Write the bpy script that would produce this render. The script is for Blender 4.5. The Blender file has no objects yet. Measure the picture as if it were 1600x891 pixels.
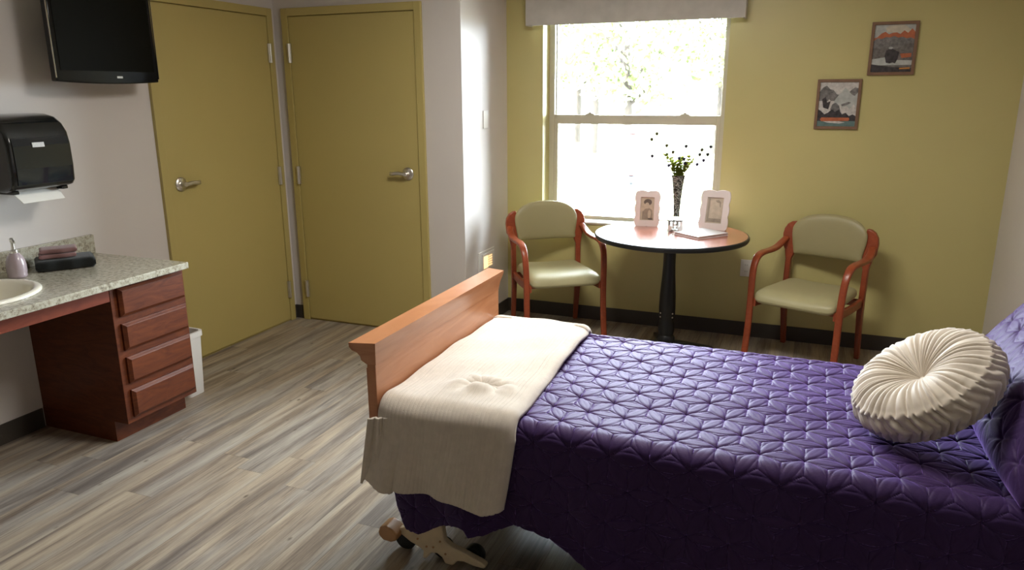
import bpy, bmesh, math, random
import numpy as np
from mathutils import Vector, Matrix
random.seed(7); rng = np.random.default_rng(7)
PI = math.pi
sc = bpy.context.scene
COL = sc.collection

# ------------------------------------------------------------------ camera
F, YAW, PITCH, ROLL = 1.16005524, 0.3836998, -0.2546442, -0.0048297
CAM = Vector((3.5059446, -4.3609264, 1.6341689))
def cam_axes():
    cy, sy, cp, sp = math.cos(YAW), math.sin(YAW), math.cos(PITCH), math.sin(PITCH)
    f = Vector((-sy*cp, cy*cp, sp)); r = Vector((cy, sy, 0)); u = r.cross(f)
    cr, sr = math.cos(ROLL), math.sin(ROLL)
    return f, cr*r+sr*u, -sr*r+cr*u
f_, r_, u_ = cam_axes()
cd = bpy.data.cameras.new('camera'); cam = bpy.data.objects.new('camera', cd); COL.objects.link(cam)
M = Matrix((r_, u_, -f_)).transposed().to_4x4(); M.translation = CAM
cam.matrix_world = M
cd.sensor_width = 36; cd.lens = F*1000/1600*36; cd.clip_start = .05; cd.clip_end = 200
sc.camera = cam

# ------------------------------------------------------------------ light
sc.view_settings.view_transform = 'Standard'; sc.view_settings.look = 'None'
sc.view_settings.gamma = 1; sc.view_settings.use_curve_mapping = False
sc.view_settings.exposure = 0.62
SKY = 42.0; SUN = 26.0; FILL = 38.0
w = bpy.data.worlds.new('sky'); sc.world = w; w.use_nodes = True
bg = w.node_tree.nodes['Background']; bg.inputs[0].default_value = (.80, .91, 1, 1); bg.inputs[1].default_value = SKY
sd = bpy.data.lights.new('sun', 'SUN'); sd.energy = SUN; sd.angle = .02; sd.color = (1, .95, .86)
so = bpy.data.objects.new('sun', sd); COL.objects.link(so); so.rotation_euler = (math.radians(42), 0, math.radians(-15)); so.location = (0, -8, 12)
pd = bpy.data.lights.new('window_portal', 'AREA'); pd.shape = 'RECTANGLE'; pd.size = 1.25; pd.size_y = 1.5; pd.cycles.is_portal = True
po = bpy.data.objects.new('window_portal', pd); COL.objects.link(po); po.location = (2.31, 1.0, 1.45); po.rotation_euler = (-PI/2, 0, 0)
# added fill light over the bed, an assumed source that brightens the room
fd = bpy.data.lights.new('added_fill_light', 'AREA'); fd.shape = 'RECTANGLE'; fd.size = 1.1; fd.size_y = .5; fd.energy = FILL; fd.color = (1, .95, .87)
fo = bpy.data.objects.new('added_fill_light', fd); COL.objects.link(fo); fo.location = (2.7, -1.45, 2.55)
cy = sc.cycles
cy.max_bounces = 10; cy.diffuse_bounces = 7; cy.glossy_bounces = 4; cy.transmission_bounces = 8; cy.caustics_reflective = False; cy.caustics_refractive = False
cy.sample_clamp_indirect = 8; cy.use_denoising = True

# ------------------------------------------------------------------ materials
def newmat(name):
    m = bpy.data.materials.new(name); m.use_nodes = True
    nt = m.node_tree; b = nt.nodes['Principled BSDF']
    return m, nt, b
def N(nt, t, **k):
    n = nt.nodes.new(t)
    for a, v in k.items():
        if a in n.inputs.keys(): n.inputs[a].default_value = v
        else: setattr(n, a, v)
    return n
def ramp(nt, stops):
    n = nt.nodes.new('ShaderNodeValToRGB'); e = n.color_ramp.elements
    while len(e) < len(stops): e.new(.5)
    for i, (p, c) in enumerate(stops):
        e[i].position = p; e[i].color = (*c, 1) if len(c) == 3 else c
    return n
def coords(nt, scale=(1, 1, 1)):
    tc = nt.nodes.new('ShaderNodeTexCoord'); mp = nt.nodes.new('ShaderNodeMapping')
    mp.inputs['Scale'].default_value = scale
    nt.links.new(tc.outputs['Object'], mp.inputs['Vector']); return mp.outputs[0]
def simple(name, col, rough=.5, metal=0, spec=.5, var=.06, vs=6, bump=.0, bs=200, sheen=0, coat=0, trans=0, ior=1.45, emis=None, es=1):
    m, nt, b = newmat(name)
    b.inputs['Roughness'].default_value = rough; b.inputs['Metallic'].default_value = metal
    b.inputs['Specular IOR Level'].default_value = spec; b.inputs['IOR'].default_value = ior
    b.inputs['Sheen Weight'].default_value = sheen; b.inputs['Coat Weight'].default_value = coat
    b.inputs['Transmission Weight'].default_value = trans
    v = coords(nt)
    no = N(nt, 'ShaderNodeTexNoise', Scale=vs, Detail=4); nt.links.new(v, no.inputs['Vector'])
    r = ramp(nt, [(.3, [c*(1-var) for c in col]), (.7, [min(1, c*(1+var)) for c in col])])
    nt.links.new(no.outputs['Fac'], r.inputs[0]); nt.links.new(r.outputs[0], b.inputs['Base Color'])
    if bump:
        n2 = N(nt, 'ShaderNodeTexNoise', Scale=bs, Detail=3); nt.links.new(v, n2.inputs['Vector'])
        bp = N(nt, 'ShaderNodeBump', Strength=bump, Distance=.002); nt.links.new(n2.outputs['Fac'], bp.inputs['Height'])
        nt.links.new(bp.outputs[0], b.inputs['Normal'])
    if emis:
        b.inputs['Emission Color'].default_value = (*emis, 1); b.inputs['Emission Strength'].default_value = es
    return m
def wood(name, c1, c2, scale=(3, 3, 30), rough=.35, coat=.2, axis=None, dist=2.5):
    m, nt, b = newmat(name)
    v = coords(nt, scale)
    no = N(nt, 'ShaderNodeTexNoise', Scale=1.5, Detail=8, Distortion=dist, Roughness=.6); nt.links.new(v, no.inputs['Vector'])
    r = ramp(nt, [(.3, c1), (.68, c2)]); nt.links.new(no.outputs['Fac'], r.inputs[0]); nt.links.new(r.outputs[0], b.inputs['Base Color'])
    b.inputs['Specular IOR Level'].default_value = .32
    b.inputs['Roughness'].default_value = rough; b.inputs['Coat Weight'].default_value = coat; b.inputs['Coat Roughness'].default_value = .25
    bp = N(nt, 'ShaderNodeBump', Strength=.08, Distance=.001); nt.links.new(no.outputs['Fac'], bp.inputs['Height']); nt.links.new(bp.outputs[0], b.inputs['Normal'])
    return m
def floor_mat():
    m, nt, b = newmat('vinyl_planks')
    L = nt.links.new
    tc = nt.nodes.new('ShaderNodeTexCoord'); sp = nt.nodes.new('ShaderNodeSeparateXYZ'); L(tc.outputs['Object'], sp.inputs[0])
    def math_(op, a, b_=None, c=None):
        n = nt.nodes.new('ShaderNodeMath'); n.operation = op
        for i, x in enumerate((a, b_, c)):
            if x is None: continue
            if isinstance(x, (int, float)): n.inputs[i].default_value = x
            else: L(x, n.inputs[i])
        return n.outputs[0]
    PW, PL = .152, 1.22
    col = math_('DIVIDE', sp.outputs['X'], PW); ci = math_('FLOOR', col); cf = math_('FRACT', col)
    wn = N(nt, 'ShaderNodeTexWhiteNoise', noise_dimensions='1D'); L(ci, wn.inputs['W'])
    yy = math_('ADD', math_('DIVIDE', sp.outputs['Y'], PL), wn.outputs['Value']); ri = math_('FLOOR', yy); rf = math_('FRACT', yy)
    cb = nt.nodes.new('ShaderNodeCombineXYZ'); L(ci, cb.inputs[0]); L(ri, cb.inputs[1])
    w2 = N(nt, 'ShaderNodeTexWhiteNoise', noise_dimensions='3D'); L(cb.outputs[0], w2.inputs['Vector'])
    # streaky grain: long in Y, shifted per plank
    cv = nt.nodes.new('ShaderNodeCombineXYZ'); L(math_('MULTIPLY', sp.outputs['X'], 17), cv.inputs[0]); L(math_('MULTIPLY', sp.outputs['Y'], 1.1), cv.inputs[1]); L(math_('MULTIPLY', w2.outputs['Value'], 37), cv.inputs[2])
    n1 = N(nt, 'ShaderNodeTexNoise', Scale=1.0, Detail=5, Distortion=.6, Roughness=.55); L(cv.outputs[0], n1.inputs['Vector'])
    cv2 = nt.nodes.new('ShaderNodeCombineXYZ'); L(math_('MULTIPLY', sp.outputs['X'], 160), cv2.inputs[0]); L(math_('MULTIPLY', sp.outputs['Y'], 6), cv2.inputs[1]); L(math_('MULTIPLY', w2.outputs['Value'], 17), cv2.inputs[2])
    n2 = N(nt, 'ShaderNodeTexNoise', Scale=1.0, Detail=6, Roughness=.7, Distortion=.4); L(cv2.outputs[0], n2.inputs['Vector'])
    mixv = math_('ADD', math_('MULTIPLY', n1.outputs['Fac'], .9), math_('MULTIPLY', math_('SUBTRACT', n2.outputs['Fac'], .5), .55))
    mixv = math_('ADD', mixv, math_('MULTIPLY', math_('SUBTRACT', w2.outputs['Value'], .5), .09))
    r = ramp(nt, [(.2, (.13, .105, .088)), (.36, (.215, .178, .148)), (.47, (.32, .275, .228)), (.6, (.42, .365, .295)), (.75, (.48, .435, .37))])
    L(mixv, r.inputs[0])
    # hue drift: beige / cool grey patches
    cv3 = nt.nodes.new('ShaderNodeCombineXYZ'); L(math_('MULTIPLY', sp.outputs['X'], 9), cv3.inputs[0]); L(math_('MULTIPLY', sp.outputs['Y'], .8), cv3.inputs[1]); L(math_('MULTIPLY', w2.outputs['Value'], 91), cv3.inputs[2])
    n3 = N(nt, 'ShaderNodeTexNoise', Scale=1.0, Detail=2); L(cv3.outputs[0], n3.inputs['Vector'])
    r3 = ramp(nt, [(.42, (1.0, .95, .86)), (.58, (.92, .95, .97))]); L(n3.outputs['Fac'], r3.inputs[0])
    mx = N(nt, 'ShaderNodeMix', data_type='RGBA', blend_type='MULTIPLY'); mx.inputs[0].default_value = 1; L(r.outputs[0], mx.inputs[6]); L(r3.outputs[0], mx.inputs[7])
    # knots
    vo = N(nt, 'ShaderNodeTexVoronoi', Scale=1.0); cv4 = nt.nodes.new('ShaderNodeCombineXYZ'); L(math_('MULTIPLY', sp.outputs['X'], 9), cv4.inputs[0]); L(math_('MULTIPLY', sp.outputs['Y'], 4.5), cv4.inputs[1]); L(cv4.outputs[0], vo.inputs['Vector'])
    kn = ramp(nt, [(.03, (.22, .19, .16)), (.085, (1, 1, 1))]); L(vo.outputs['Distance'], kn.inputs[0])
    mk = N(nt, 'ShaderNodeMix', data_type='RGBA', blend_type='MULTIPLY'); mk.inputs[0].default_value = .8; L(mx.outputs[2], mk.inputs[6]); L(kn.outputs[0], mk.inputs[7])
    # seams
    e1 = math_('MINIMUM', cf, math_('SUBTRACT', 1, cf)); e2 = math_('MULTIPLY', math_('MINIMUM', rf, math_('SUBTRACT', 1, rf)), PL/PW)
    e = math_('MINIMUM', e1, e2); rs = ramp(nt, [(.0, (.62, .6, .56)), (.014, (1, 1, 1))]); L(e, rs.inputs[0])
    ms = N(nt, 'ShaderNodeMix', data_type='RGBA', blend_type='MULTIPLY'); ms.inputs[0].default_value = 1; L(mk.outputs[2], ms.inputs[6]); L(rs.outputs[0], ms.inputs[7])
    L(ms.outputs[2], b.inputs['Base Color'])
    b.inputs['Roughness'].default_value = .42
    bp = N(nt, 'ShaderNodeBump', Strength=.12, Distance=.001); L(n2.outputs['Fac'], bp.inputs['Height']); L(bp.outputs[0], b.inputs['Normal'])
    return m
def granite_mat():
    m, nt, b = newmat('speckled_granite'); L = nt.links.new
    v = coords(nt)
    n1 = N(nt, 'ShaderNodeTexNoise', Scale=52, Detail=5, Roughness=.75); L(v, n1.inputs['Vector'])
    r1 = ramp(nt, [(.32, (.09, .075, .065)), (.40, (.27, .24, .18)), (.52, (.43, .41, .32)), (.7, (.52, .50, .43))]); L(n1.outputs['Fac'], r1.inputs[0])
    n2 = N(nt, 'ShaderNodeTexVoronoi', Scale=95); L(v, n2.inputs['Vector'])
    r2 = ramp(nt, [(.12, (.35, .30, .28)), (.25, (1, 1, 1))]); L(n2.outputs['Distance'], r2.inputs[0])
    mx = N(nt, 'ShaderNodeMix', data_type='RGBA', blend_type='MULTIPLY'); mx.inputs[0].default_value = .7; L(r1.outputs[0], mx.inputs[6]); L(r2.outputs[0], mx.inputs[7])
    L(mx.outputs[2], b.inputs['Base Color']); b.inputs['Roughness'].default_value = .18
    return m
def fabric(name, col, rough=.8, sheen=.3, wv=400, var=.1, bump=.25):
    return simple(name, col, rough, sheen=sheen, bump=bump, bs=wv, var=var, vs=9, spec=.3)
def mosaic_mat(name, dark, light, scale, trans=0.0):
    m, nt, b = newmat(name); L = nt.links.new
    v = coords(nt)
    vo = N(nt, 'ShaderNodeTexVoronoi', Scale=scale); L(v, vo.inputs['Vector'])
    sx = nt.nodes.new('ShaderNodeSeparateColor'); L(vo.outputs['Color'], sx.inputs[0])
    r = ramp(nt, [(.45, dark), (.6, light)]); L(sx.outputs[0], r.inputs[0]); L(r.outputs[0], b.inputs['Base Color'])
    b.inputs['Roughness'].default_value = .2; b.inputs['Metallic'].default_value = .3; b.inputs['Transmission Weight'].default_value = trans
    bp = N(nt, 'ShaderNodeBump', Strength=.6, Distance=.002); L(vo.outputs['Distance'], bp.inputs['Height']); L(bp.outputs[0], b.inputs['Normal'])
    return m
def glass_mat(name, col=(1, 1, 1), rough=0):
    m = bpy.data.materials.new(name); m.use_nodes = True; nt = m.node_tree; nt.nodes.clear()
    o = nt.nodes.new('ShaderNodeOutputMaterial'); g = N(nt, 'ShaderNodeBsdfGlossy', Roughness=rough); t = nt.nodes.new('ShaderNodeBsdfTransparent')
    t.inputs[0].default_value = (*col, 1)
    fr = N(nt, 'ShaderNodeFresnel', IOR=1.45); mx = nt.nodes.new('ShaderNodeMixShader')
    nt.links.new(fr.outputs[0], mx.inputs[0]); nt.links.new(t.outputs[0], mx.inputs[1]); nt.links.new(g.outputs[0], mx.inputs[2]); nt.links.new(mx.outputs[0], o.inputs[0])
    return m

m_white = simple('wall_paint_warm_white', (.60, .565, .535), .55, var=.015, vs=2, bump=.05, bs=350)
m_olive = simple('wall_paint_olive', (.51, .455, .195), .36, var=.02, vs=2, bump=.05, bs=350, spec=.5)
m_door = simple('door_paint_olive', (.45, .37, .135), .42, var=.02, vs=2, bump=.03, bs=250)
m_ceil = simple('ceiling_paint', (.72, .70, .66), .9, var=.02, bump=.1, bs=300)
m_floor = floor_mat()
m_base = simple('rubber_baseboard', (.05, .042, .034), .45, var=.05)
m_vinyl = simple('window_vinyl', (.50, .475, .37), .4, var=.02)
m_glass = glass_mat('window_glass')
m_clear = glass_mat('clear_glass', (.93, .96, .95))
m_valance = fabric('valance_cloth', (.50, .48, .435), .8, .1, 900)
m_cherry = wood('cherry_cabinet', (.075, .016, .005), (.145, .036, .010), (3, 3, 14), .42, .0)
m_apron = wood('cherry_apron', (.15, .030, .014), (.21, .046, .02), (14, 3, 14), .42, .0)
m_chairw = wood('chair_bentwood', (.23, .045, .016), (.31, .068, .026), (8, 8, 8), .33, .15)
m_bedw = wood('bed_maple', (.42, .17, .075), (.52, .24, .12), (4, 2, 14), .30, .45, dist=1.2)
m_tabletop = wood('table_cherry', (.33, .085, .045), (.42, .125, .065), (5, 14, 5), .19, .6)
m_black = simple('black_paint', (.008, .009, .010), .35, var=.1)
m_granite = granite_mat()
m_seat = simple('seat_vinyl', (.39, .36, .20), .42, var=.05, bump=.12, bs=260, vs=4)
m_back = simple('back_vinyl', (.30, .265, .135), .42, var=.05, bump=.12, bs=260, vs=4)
m_steel = simple('satin_nickel', (.74, .72, .67), .30, 1, var=.05)
m_tv = simple('tv_gloss_black', (.006, .006, .006), .12, var=.0, spec=.3)
m_tvs = simple('tv_screen', (.007, .007, .005), .5, var=.0, spec=.03)
m_plastic = simple('dispenser_black', (.010, .011, .011), .16, var=.1, coat=.4)
m_smoke = simple('dispenser_smoked_window', (.012, .016, .020), .05, var=.2, coat=1)
m_paper = simple('paper', (.74, .72, .66), .8, var=.02)
m_ceram = simple('sink_ceramic', (.80, .76, .64), .12, var=.01, coat=.3)
m_plate = simple('white_plate', (.68, .66, .62), .4, var=.01)
m_can = simple('white_bin', (.72, .71, .68), .45, var=.02)
m_quilt = simple('purple_quilt', (.034, .016, .066), .55, var=.06, vs=30, bump=.2, bs=260, sheen=1.0, spec=.28)
qb = m_quilt.node_tree.nodes['Principled BSDF']; qb.inputs['Sheen Tint'].default_value = (.42, .26, .80, 1); qb.inputs['Sheen Roughness'].default_value = .35; qb.inputs['Specular Tint'].default_value = (.75, .6, 1, 1)
m_blanket = simple('ivory_blanket', (.63, .565, .485), .95, var=.05, vs=40, bump=.9, bs=520, sheen=.5, spec=.2)
m_ivory = simple('ivory_velvet', (.58, .51, .42), .62, var=.05, vs=14, bump=.2, bs=400, sheen=.6)
m_cream = simple('cream_plastic', (.74, .61, .42), .45, var=.1, vs=20)
m_amber = simple('tan_pedal', (.48, .26, .12), .4, var=.15)
m_rubber = simple('black_rubber', (.012, .014, .012), .5)
m_deckm = simple('bed_frame_grey', (.10, .095, .085), .5)
m_frame = simple('picture_frame_brown', (.19, .105, .06), .5, var=.1, vs=20)
m_photofr = simple('white_photo_frame', (.66, .58, .56), .5, var=.03)
m_soap = simple('lilac_glass_soap', (.36, .29, .31), .25, var=.1, coat=.4)
m_towd = fabric('charcoal_towel', (.012, .014, .013), .95, .2, 500, bump=.6)
m_towm = fabric('mauve_towel', (.20, .105, .10), .95, .3, 500, bump=.6)
def leaf_mat():
    m = bpy.data.materials.new('leaf_green'); m.use_nodes = True; nt = m.node_tree; nt.nodes.clear(); L = nt.links.new
    o = nt.nodes.new('ShaderNodeOutputMaterial'); d = nt.nodes.new('ShaderNodeBsdfDiffuse'); t = nt.nodes.new('ShaderNodeBsdfTranslucent'); mx = nt.nodes.new('ShaderNodeMixShader')
    n = N(nt, 'ShaderNodeTexNoise', Scale=40); r = ramp(nt, [(.35, (.16, .20, .03)), (.65, (.24, .27, .06))]); L(n.outputs['Fac'], r.inputs[0]); L(r.outputs[0], d.inputs[0])
    t.inputs[0].default_value = (.30, .34, .055, 1); mx.inputs[0].default_value = .5; L(d.outputs[0], mx.inputs[1]); L(t.outputs[0], mx.inputs[2]); L(mx.outputs[0], o.inputs[0]); return m
m_leaf = leaf_mat()
m_bloom = simple('dark_bloom', (.02, .015, .03), .7, var=.2)
m_bloomg = simple('olive_bud', (.06, .055, .02), .7, var=.2)
m_vase = mosaic_mat('beaded_vase', (.006, .008, .006), (.34, .37, .33), 230)
m_mirror = mosaic_mat('mirror_mosaic', (.25, .26, .25), (.8, .8, .8), 45)
m_grass = simple('lawn', (.06, .07, .014), .9, var=.2, vs=2)
m_conc = simple('concrete', (.35, .34, .32), .9, var=.05)
m_bark = simple('bark', (.03, .024, .018), .9, var=.2, vs=20)
m_tree = simple('tree_leaves', (.115, .14, .052), .8, var=.5, vs=3)
m_siding = simple('far_siding', (.75, .74, .70), .8, var=.02)
m_post = simple('pink_brick', (.03, .0095, .0075), .8, var=.1)
m_postb = simple('blue_metal', (.004, .006, .008), .5)

# ------------------------------------------------------------------ mesh helpers
class MB:
    def __init__(s): s.v = []; s.f = []
    def add(s, vs, fs):
        o = len(s.v); s.v += [tuple(x) for x in vs]; s.f += [tuple(i+o for i in f) for f in fs]; return s
    def box(s, x0, x1, y0, y1, z0, z1):
        vs = [(x, y, z) for z in (z0, z1) for y in (y0, y1) for x in (x0, x1)]
        return s.add(vs, [(0, 2, 3, 1), (4, 5, 7, 6), (0, 1, 5, 4), (2, 6, 7, 3), (0, 4, 6, 2), (1, 3, 7, 5)])
    def obox(s, c, ax, h):
        ax = [Vector(a).normalized() for a in ax]; c = Vector(c)
        vs = [c+ax[0]*h[0]*i+ax[1]*h[1]*j+ax[2]*h[2]*k for k in (-1, 1) for j in (-1, 1) for i in (-1, 1)]
        return s.add(vs, [(0, 2, 3, 1), (4, 5, 7, 6), (0, 1, 5, 4), (2, 6, 7, 3), (0, 4, 6, 2), (1, 3, 7, 5)])
    def lathe(s, prof, c=(0, 0, 0), n=32, sx=1, sy=1, M=None, cap=True):
        vs = []
        for r, z in prof:
            for k in range(n):
                a = 2*PI*k/n; p = Vector((r*math.cos(a)*sx, r*math.sin(a)*sy, z))
                if M: p = M @ p
                vs.append((p.x+c[0], p.y+c[1], p.z+c[2]))
        fs = [(i*n+k, i*n+(k+1) % n, (i+1)*n+(k+1) % n, (i+1)*n+k) for i in range(len(prof)-1) for k in range(n)]
        if cap:
            fs.append(tuple(range(n))[::-1]); fs.append(tuple((len(prof)-1)*n+k for k in range(n)))
        return s.add(vs, fs)
    def tube(s, pts, rad, n=8):
        pts = [Vector(p) for p in pts]; vs = []; L = len(pts)
        if not isinstance(rad, (list, tuple)): rad = [rad]*L
        t0 = (pts[1]-pts[0]).normalized(); u = t0.orthogonal().normalized()
        for i, p in enumerate(pts):
            t = (pts[min(i+1, L-1)]-pts[max(i-1, 0)]).normalized(); u = (u-t*u.dot(t)).normalized(); v = t.cross(u)
            for k in range(n):
                a = 2*PI*k/n; vs.append(p+(u*math.cos(a)+v*math.sin(a))*rad[i])
        fs = [(i*n+k, i*n+(k+1) % n, (i+1)*n+(k+1) % n, (i+1)*n+k) for i in range(L-1) for k in range(n)]
        fs += [tuple(range(n))[::-1], tuple((L-1)*n+k for k in range(n))]
        return s.add(vs, fs)
    def strip(s, pts, side, w, t, rnd=.3):
        """rounded rectangular section swept along pts; w along side, t across; w,t may be lists"""
        pts = [Vector(p) for p in pts]; side = Vector(side).normalized(); L = len(pts); vs = []
        W = w if isinstance(w, (list, tuple)) else [w]*L; T = t if isinstance(t, (list, tuple)) else [t]*L
        prof = []
        for cx, cz, a0 in ((1, 1, 0), (-1, 1, 90), (-1, -1, 180), (1, -1, 270)):
            for q in (0, 30, 60, 90):
                a = math.radians(a0+q); prof.append((cx, cz, math.cos(a), math.sin(a)))
        n = len(prof)
        for i, p in enumerate(pts):
            d = (pts[min(i+1, L-1)]-pts[max(i-1, 0)]).normalized(); sd_ = (side-d*side.dot(d)).normalized(); nn = sd_.cross(d)
            r = min(W[i], T[i])*rnd
            for cx, cz, ca, sa in prof:
                vs.append(p+sd_*(cx*(W[i]/2-r)+ca*r)+nn*(cz*(T[i]/2-r)+sa*r))
        fs = [(i*n+k, i*n+(k+1) % n, (i+1)*n+(k+1) % n, (i+1)*n+k) for i in range(L-1) for k in range(n)]
        fs += [tuple(range(n))[::-1], tuple((L-1)*n+k for k in range(n))]
        return s.add(vs, fs)
    def prism(s, poly, f0, f1):
        """poly 2-D points; f0,f1 map (a,b)->3-D for the two caps"""
        n = len(poly); vs = [f0(a, b) for a, b in poly]+[f1(a, b) for a, b in poly]
        fs = [tuple(range(n))[::-1], tuple(range(n, 2*n))]+[(k, (k+1) % n, n+(k+1) % n, n+k) for k in range(n)]
        return s.add(vs, fs)
    def cushion(s, outline, thick, fn, rings=10, pw=4, flat=0.0):
        """outline: closed 2-D loop; disc-mapped; fn(a,b,h)->3-D ; thick half thickness"""
        n = len(outline); cx = sum(p[0] for p in outline)/n; cy_ = sum(p[1] for p in outline)/n
        vs = []; 
        for sgn in (1, -1):
            vs.append(fn(cx, cy_, sgn*thick))
            for i in range(1, rings+1):
                r = math.sin(PI/2*i/rings)
                h = thick*max(0, (1-r**pw))**.5
                for a, b in outline: vs.append(fn(cx+(a-cx)*r, cy_+(b-cy_)*r, sgn*h))
        fs = []; off = 1+rings*n
        for q in (0, 1):
            o = q*off
            for k in range(n):
                f = (o, o+1+k, o+1+(k+1) % n); fs.append(f if q == 0 else f[::-1])
                for i in range(rings-1):
                    a = o+1+i*n+k; b = o+1+i*n+(k+1) % n; f = (a, a+n, b+n, b); fs.append(f if q == 0 else f[::-1])
        s.add(vs, fs); return s
    def build(s, name, mat, parent=None, smooth=None, bevel=0, seg=2, sub=0, loc=None, weld=False):
        me = bpy.data.meshes.new(name); me.from_pydata([tuple(v) for v in s.v], [], s.f); me.update()
        bm = bmesh.new(); bm.from_mesh(me)
        if weld: bmesh.ops.remove_doubles(bm, verts=bm.verts, dist=1e-5)
        bmesh.ops.recalc_face_normals(bm, faces=bm.faces); bm.to_mesh(me); bm.free()
        o = bpy.data.objects.new(name, me); COL.objects.link(o)
        me.materials.append(mat)
        if smooth is not None:
            for p in me.polygons: p.use_smooth = True
            if smooth < 180: me.set_sharp_from_angle(angle=math.radians(smooth))
        if bevel:
            md = o.modifiers.new('bevel', 'BEVEL'); md.width = bevel; md.segments = seg; md.limit_method = 'ANGLE'; md.angle_limit = math.radians(40)
        if sub:
            md = o.modifiers.new('sub', 'SUBSURF'); md.levels = sub; md.render_levels = sub
        if parent: o.parent = parent
        if loc: o.location = loc
        return o
def grid_mesh(name, P, mat, parent=None, closed_u=False, smooth=True):
    """P: array (nu,nv,3)"""
    nu, nv = P.shape[:2]; me = bpy.data.meshes.new(name)
    idx = np.arange(nu*nv).reshape(nu, nv)
    if closed_u: idx = np.vstack([idx, idx[:1]])
    q = np.stack([idx[:-1, :-1], idx[1:, :-1], idx[1:, 1:], idx[:-1, 1:]], -1).reshape(-1, 4)
    me.vertices.add(nu*nv); me.vertices.foreach_set('co', P.reshape(-1).astype(np.float32))
    me.loops.add(q.size); me.loops.foreach_set('vertex_index', q.reshape(-1).astype(np.int32))
    me.polygons.add(len(q)); me.polygons.foreach_set('loop_start', np.arange(0, q.size, 4, dtype=np.int32))
    me.polygons.foreach_set('use_smooth', np.full(len(q), smooth)); me.update(calc_edges=True); me.validate()
    me.materials.append(mat); o = bpy.data.objects.new(name, me); COL.objects.link(o)
    if parent: o.parent = parent
    return o
def root(name, loc=(0, 0, 0), rz=0):
    o = bpy.data.objects.new(name, None); o.empty_display_size = .05; COL.objects.link(o); o.location = loc; o.rotation_euler = (0, 0, rz); return o
def tag(o, label=None, cat=None, group=None, kind=None):
    if label: o['label'] = label
    if cat: o['category'] = cat
    if group: o['group'] = group
    if kind: o['kind'] = kind
    return o
def S(o, label=None): 
    o['kind'] = 'structure'
    if label: o['label'] = label
    return o
def spline(pts, n=6):
    pts = [Vector(p) for p in pts]; out = []
    P = [2*pts[0]-pts[1]]+pts+[2*pts[-1]-pts[-2]]
    for i in range(1, len(P)-2):
        for k in range(n):
            t = k/n; a, b, c, d = P[i-1:i+3]
            out.append(.5*((2*b)+(c-a)*t+(2*a-5*b+4*c-d)*t*t+(3*b-a-3*c+d)*t**3))
    out.append(pts[-1]); return out
def B(*a): return MB().box(*a)

# ------------------------------------------------------------------ room shell
XR, YW, XC, YF, H = 4.5596, .7456, 1.4126, -6.4, 2.6
S(B(-.1, XR+.1, YF-.1, YW+.3, -.08, 0).build('floor', m_floor), 'grey-brown wood-look vinyl plank floor')
S(B(-.1, XR+.1, YF-.1, YW+.3, H, H+.1).build('ceiling', m_ceil), 'white ceiling')
S(B(-.12, 0, YF, .12, 0, H).build('wall_left', m_white), 'off-white wall behind the washstand')
S(B(0, XC, 0, .12, 0, H).build('wall_closet', m_white), 'off-white wall with the second olive door')
S(B(XC-.12, XC, .12, YW, 0, H).build('wall_return', m_white), 'narrow off-white wall beside the window wall')
S(B(XR, XR+.12, YF, YW+.2, 0, H).build('wall_right', m_white), 'off-white wall at the head of the bed')
S(B(0, XR, YF-.12, YF, 0, H).build('wall_front', simple('wall_paint_taupe', (.50, .44, .37), .6, var=.02)), 'taupe wall behind the viewpoint')
WX0, WX1, WZ0, WZ1 = 1.687, 2.94, .71, 2.25
wb = MB(); WD = .215
wb.box(XC-.12, WX0, YW, YW+WD, 0, H); wb.box(WX1, XR+.12, YW, YW+WD, 0, H)
wb.box(WX0, WX1, YW, YW+WD, 0, WZ0); wb.box(WX0, WX1, YW, YW+WD, WZ1, H)
S(wb.build('wall_back', m_olive), 'olive yellow window wall')
S(B(XC+.008, XR, YW-.008, YW, 0, .10).build('baseboard_back', m_base), 'dark brown baseboard')
S(B(XC, XC+.008, 0, YW, 0, .10).build('baseboard_return', m_base), 'dark brown baseboard')
bl = MB(); bl.box(0, .008, YF, -2.03, 0, .10); bl.box(0, .008, -1.57, -1.122, 0, .10); bl.box(0, .008, -.039, 0, 0, .10)
S(bl.build('baseboard_left', m_base), 'dark brown baseboard')
bl = MB(); bl.box(.008, .077, -.008, 0, 0, .10); bl.box(1.149, XC+.008, -.008, 0, 0, .10)
S(bl.build('baseboard_closet', m_base), 'dark brown baseboard')
S(B(XR-.008, XR, YF, YW-.008, 0, .10).build('baseboard_right', m_base), 'dark brown baseboard')

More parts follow.
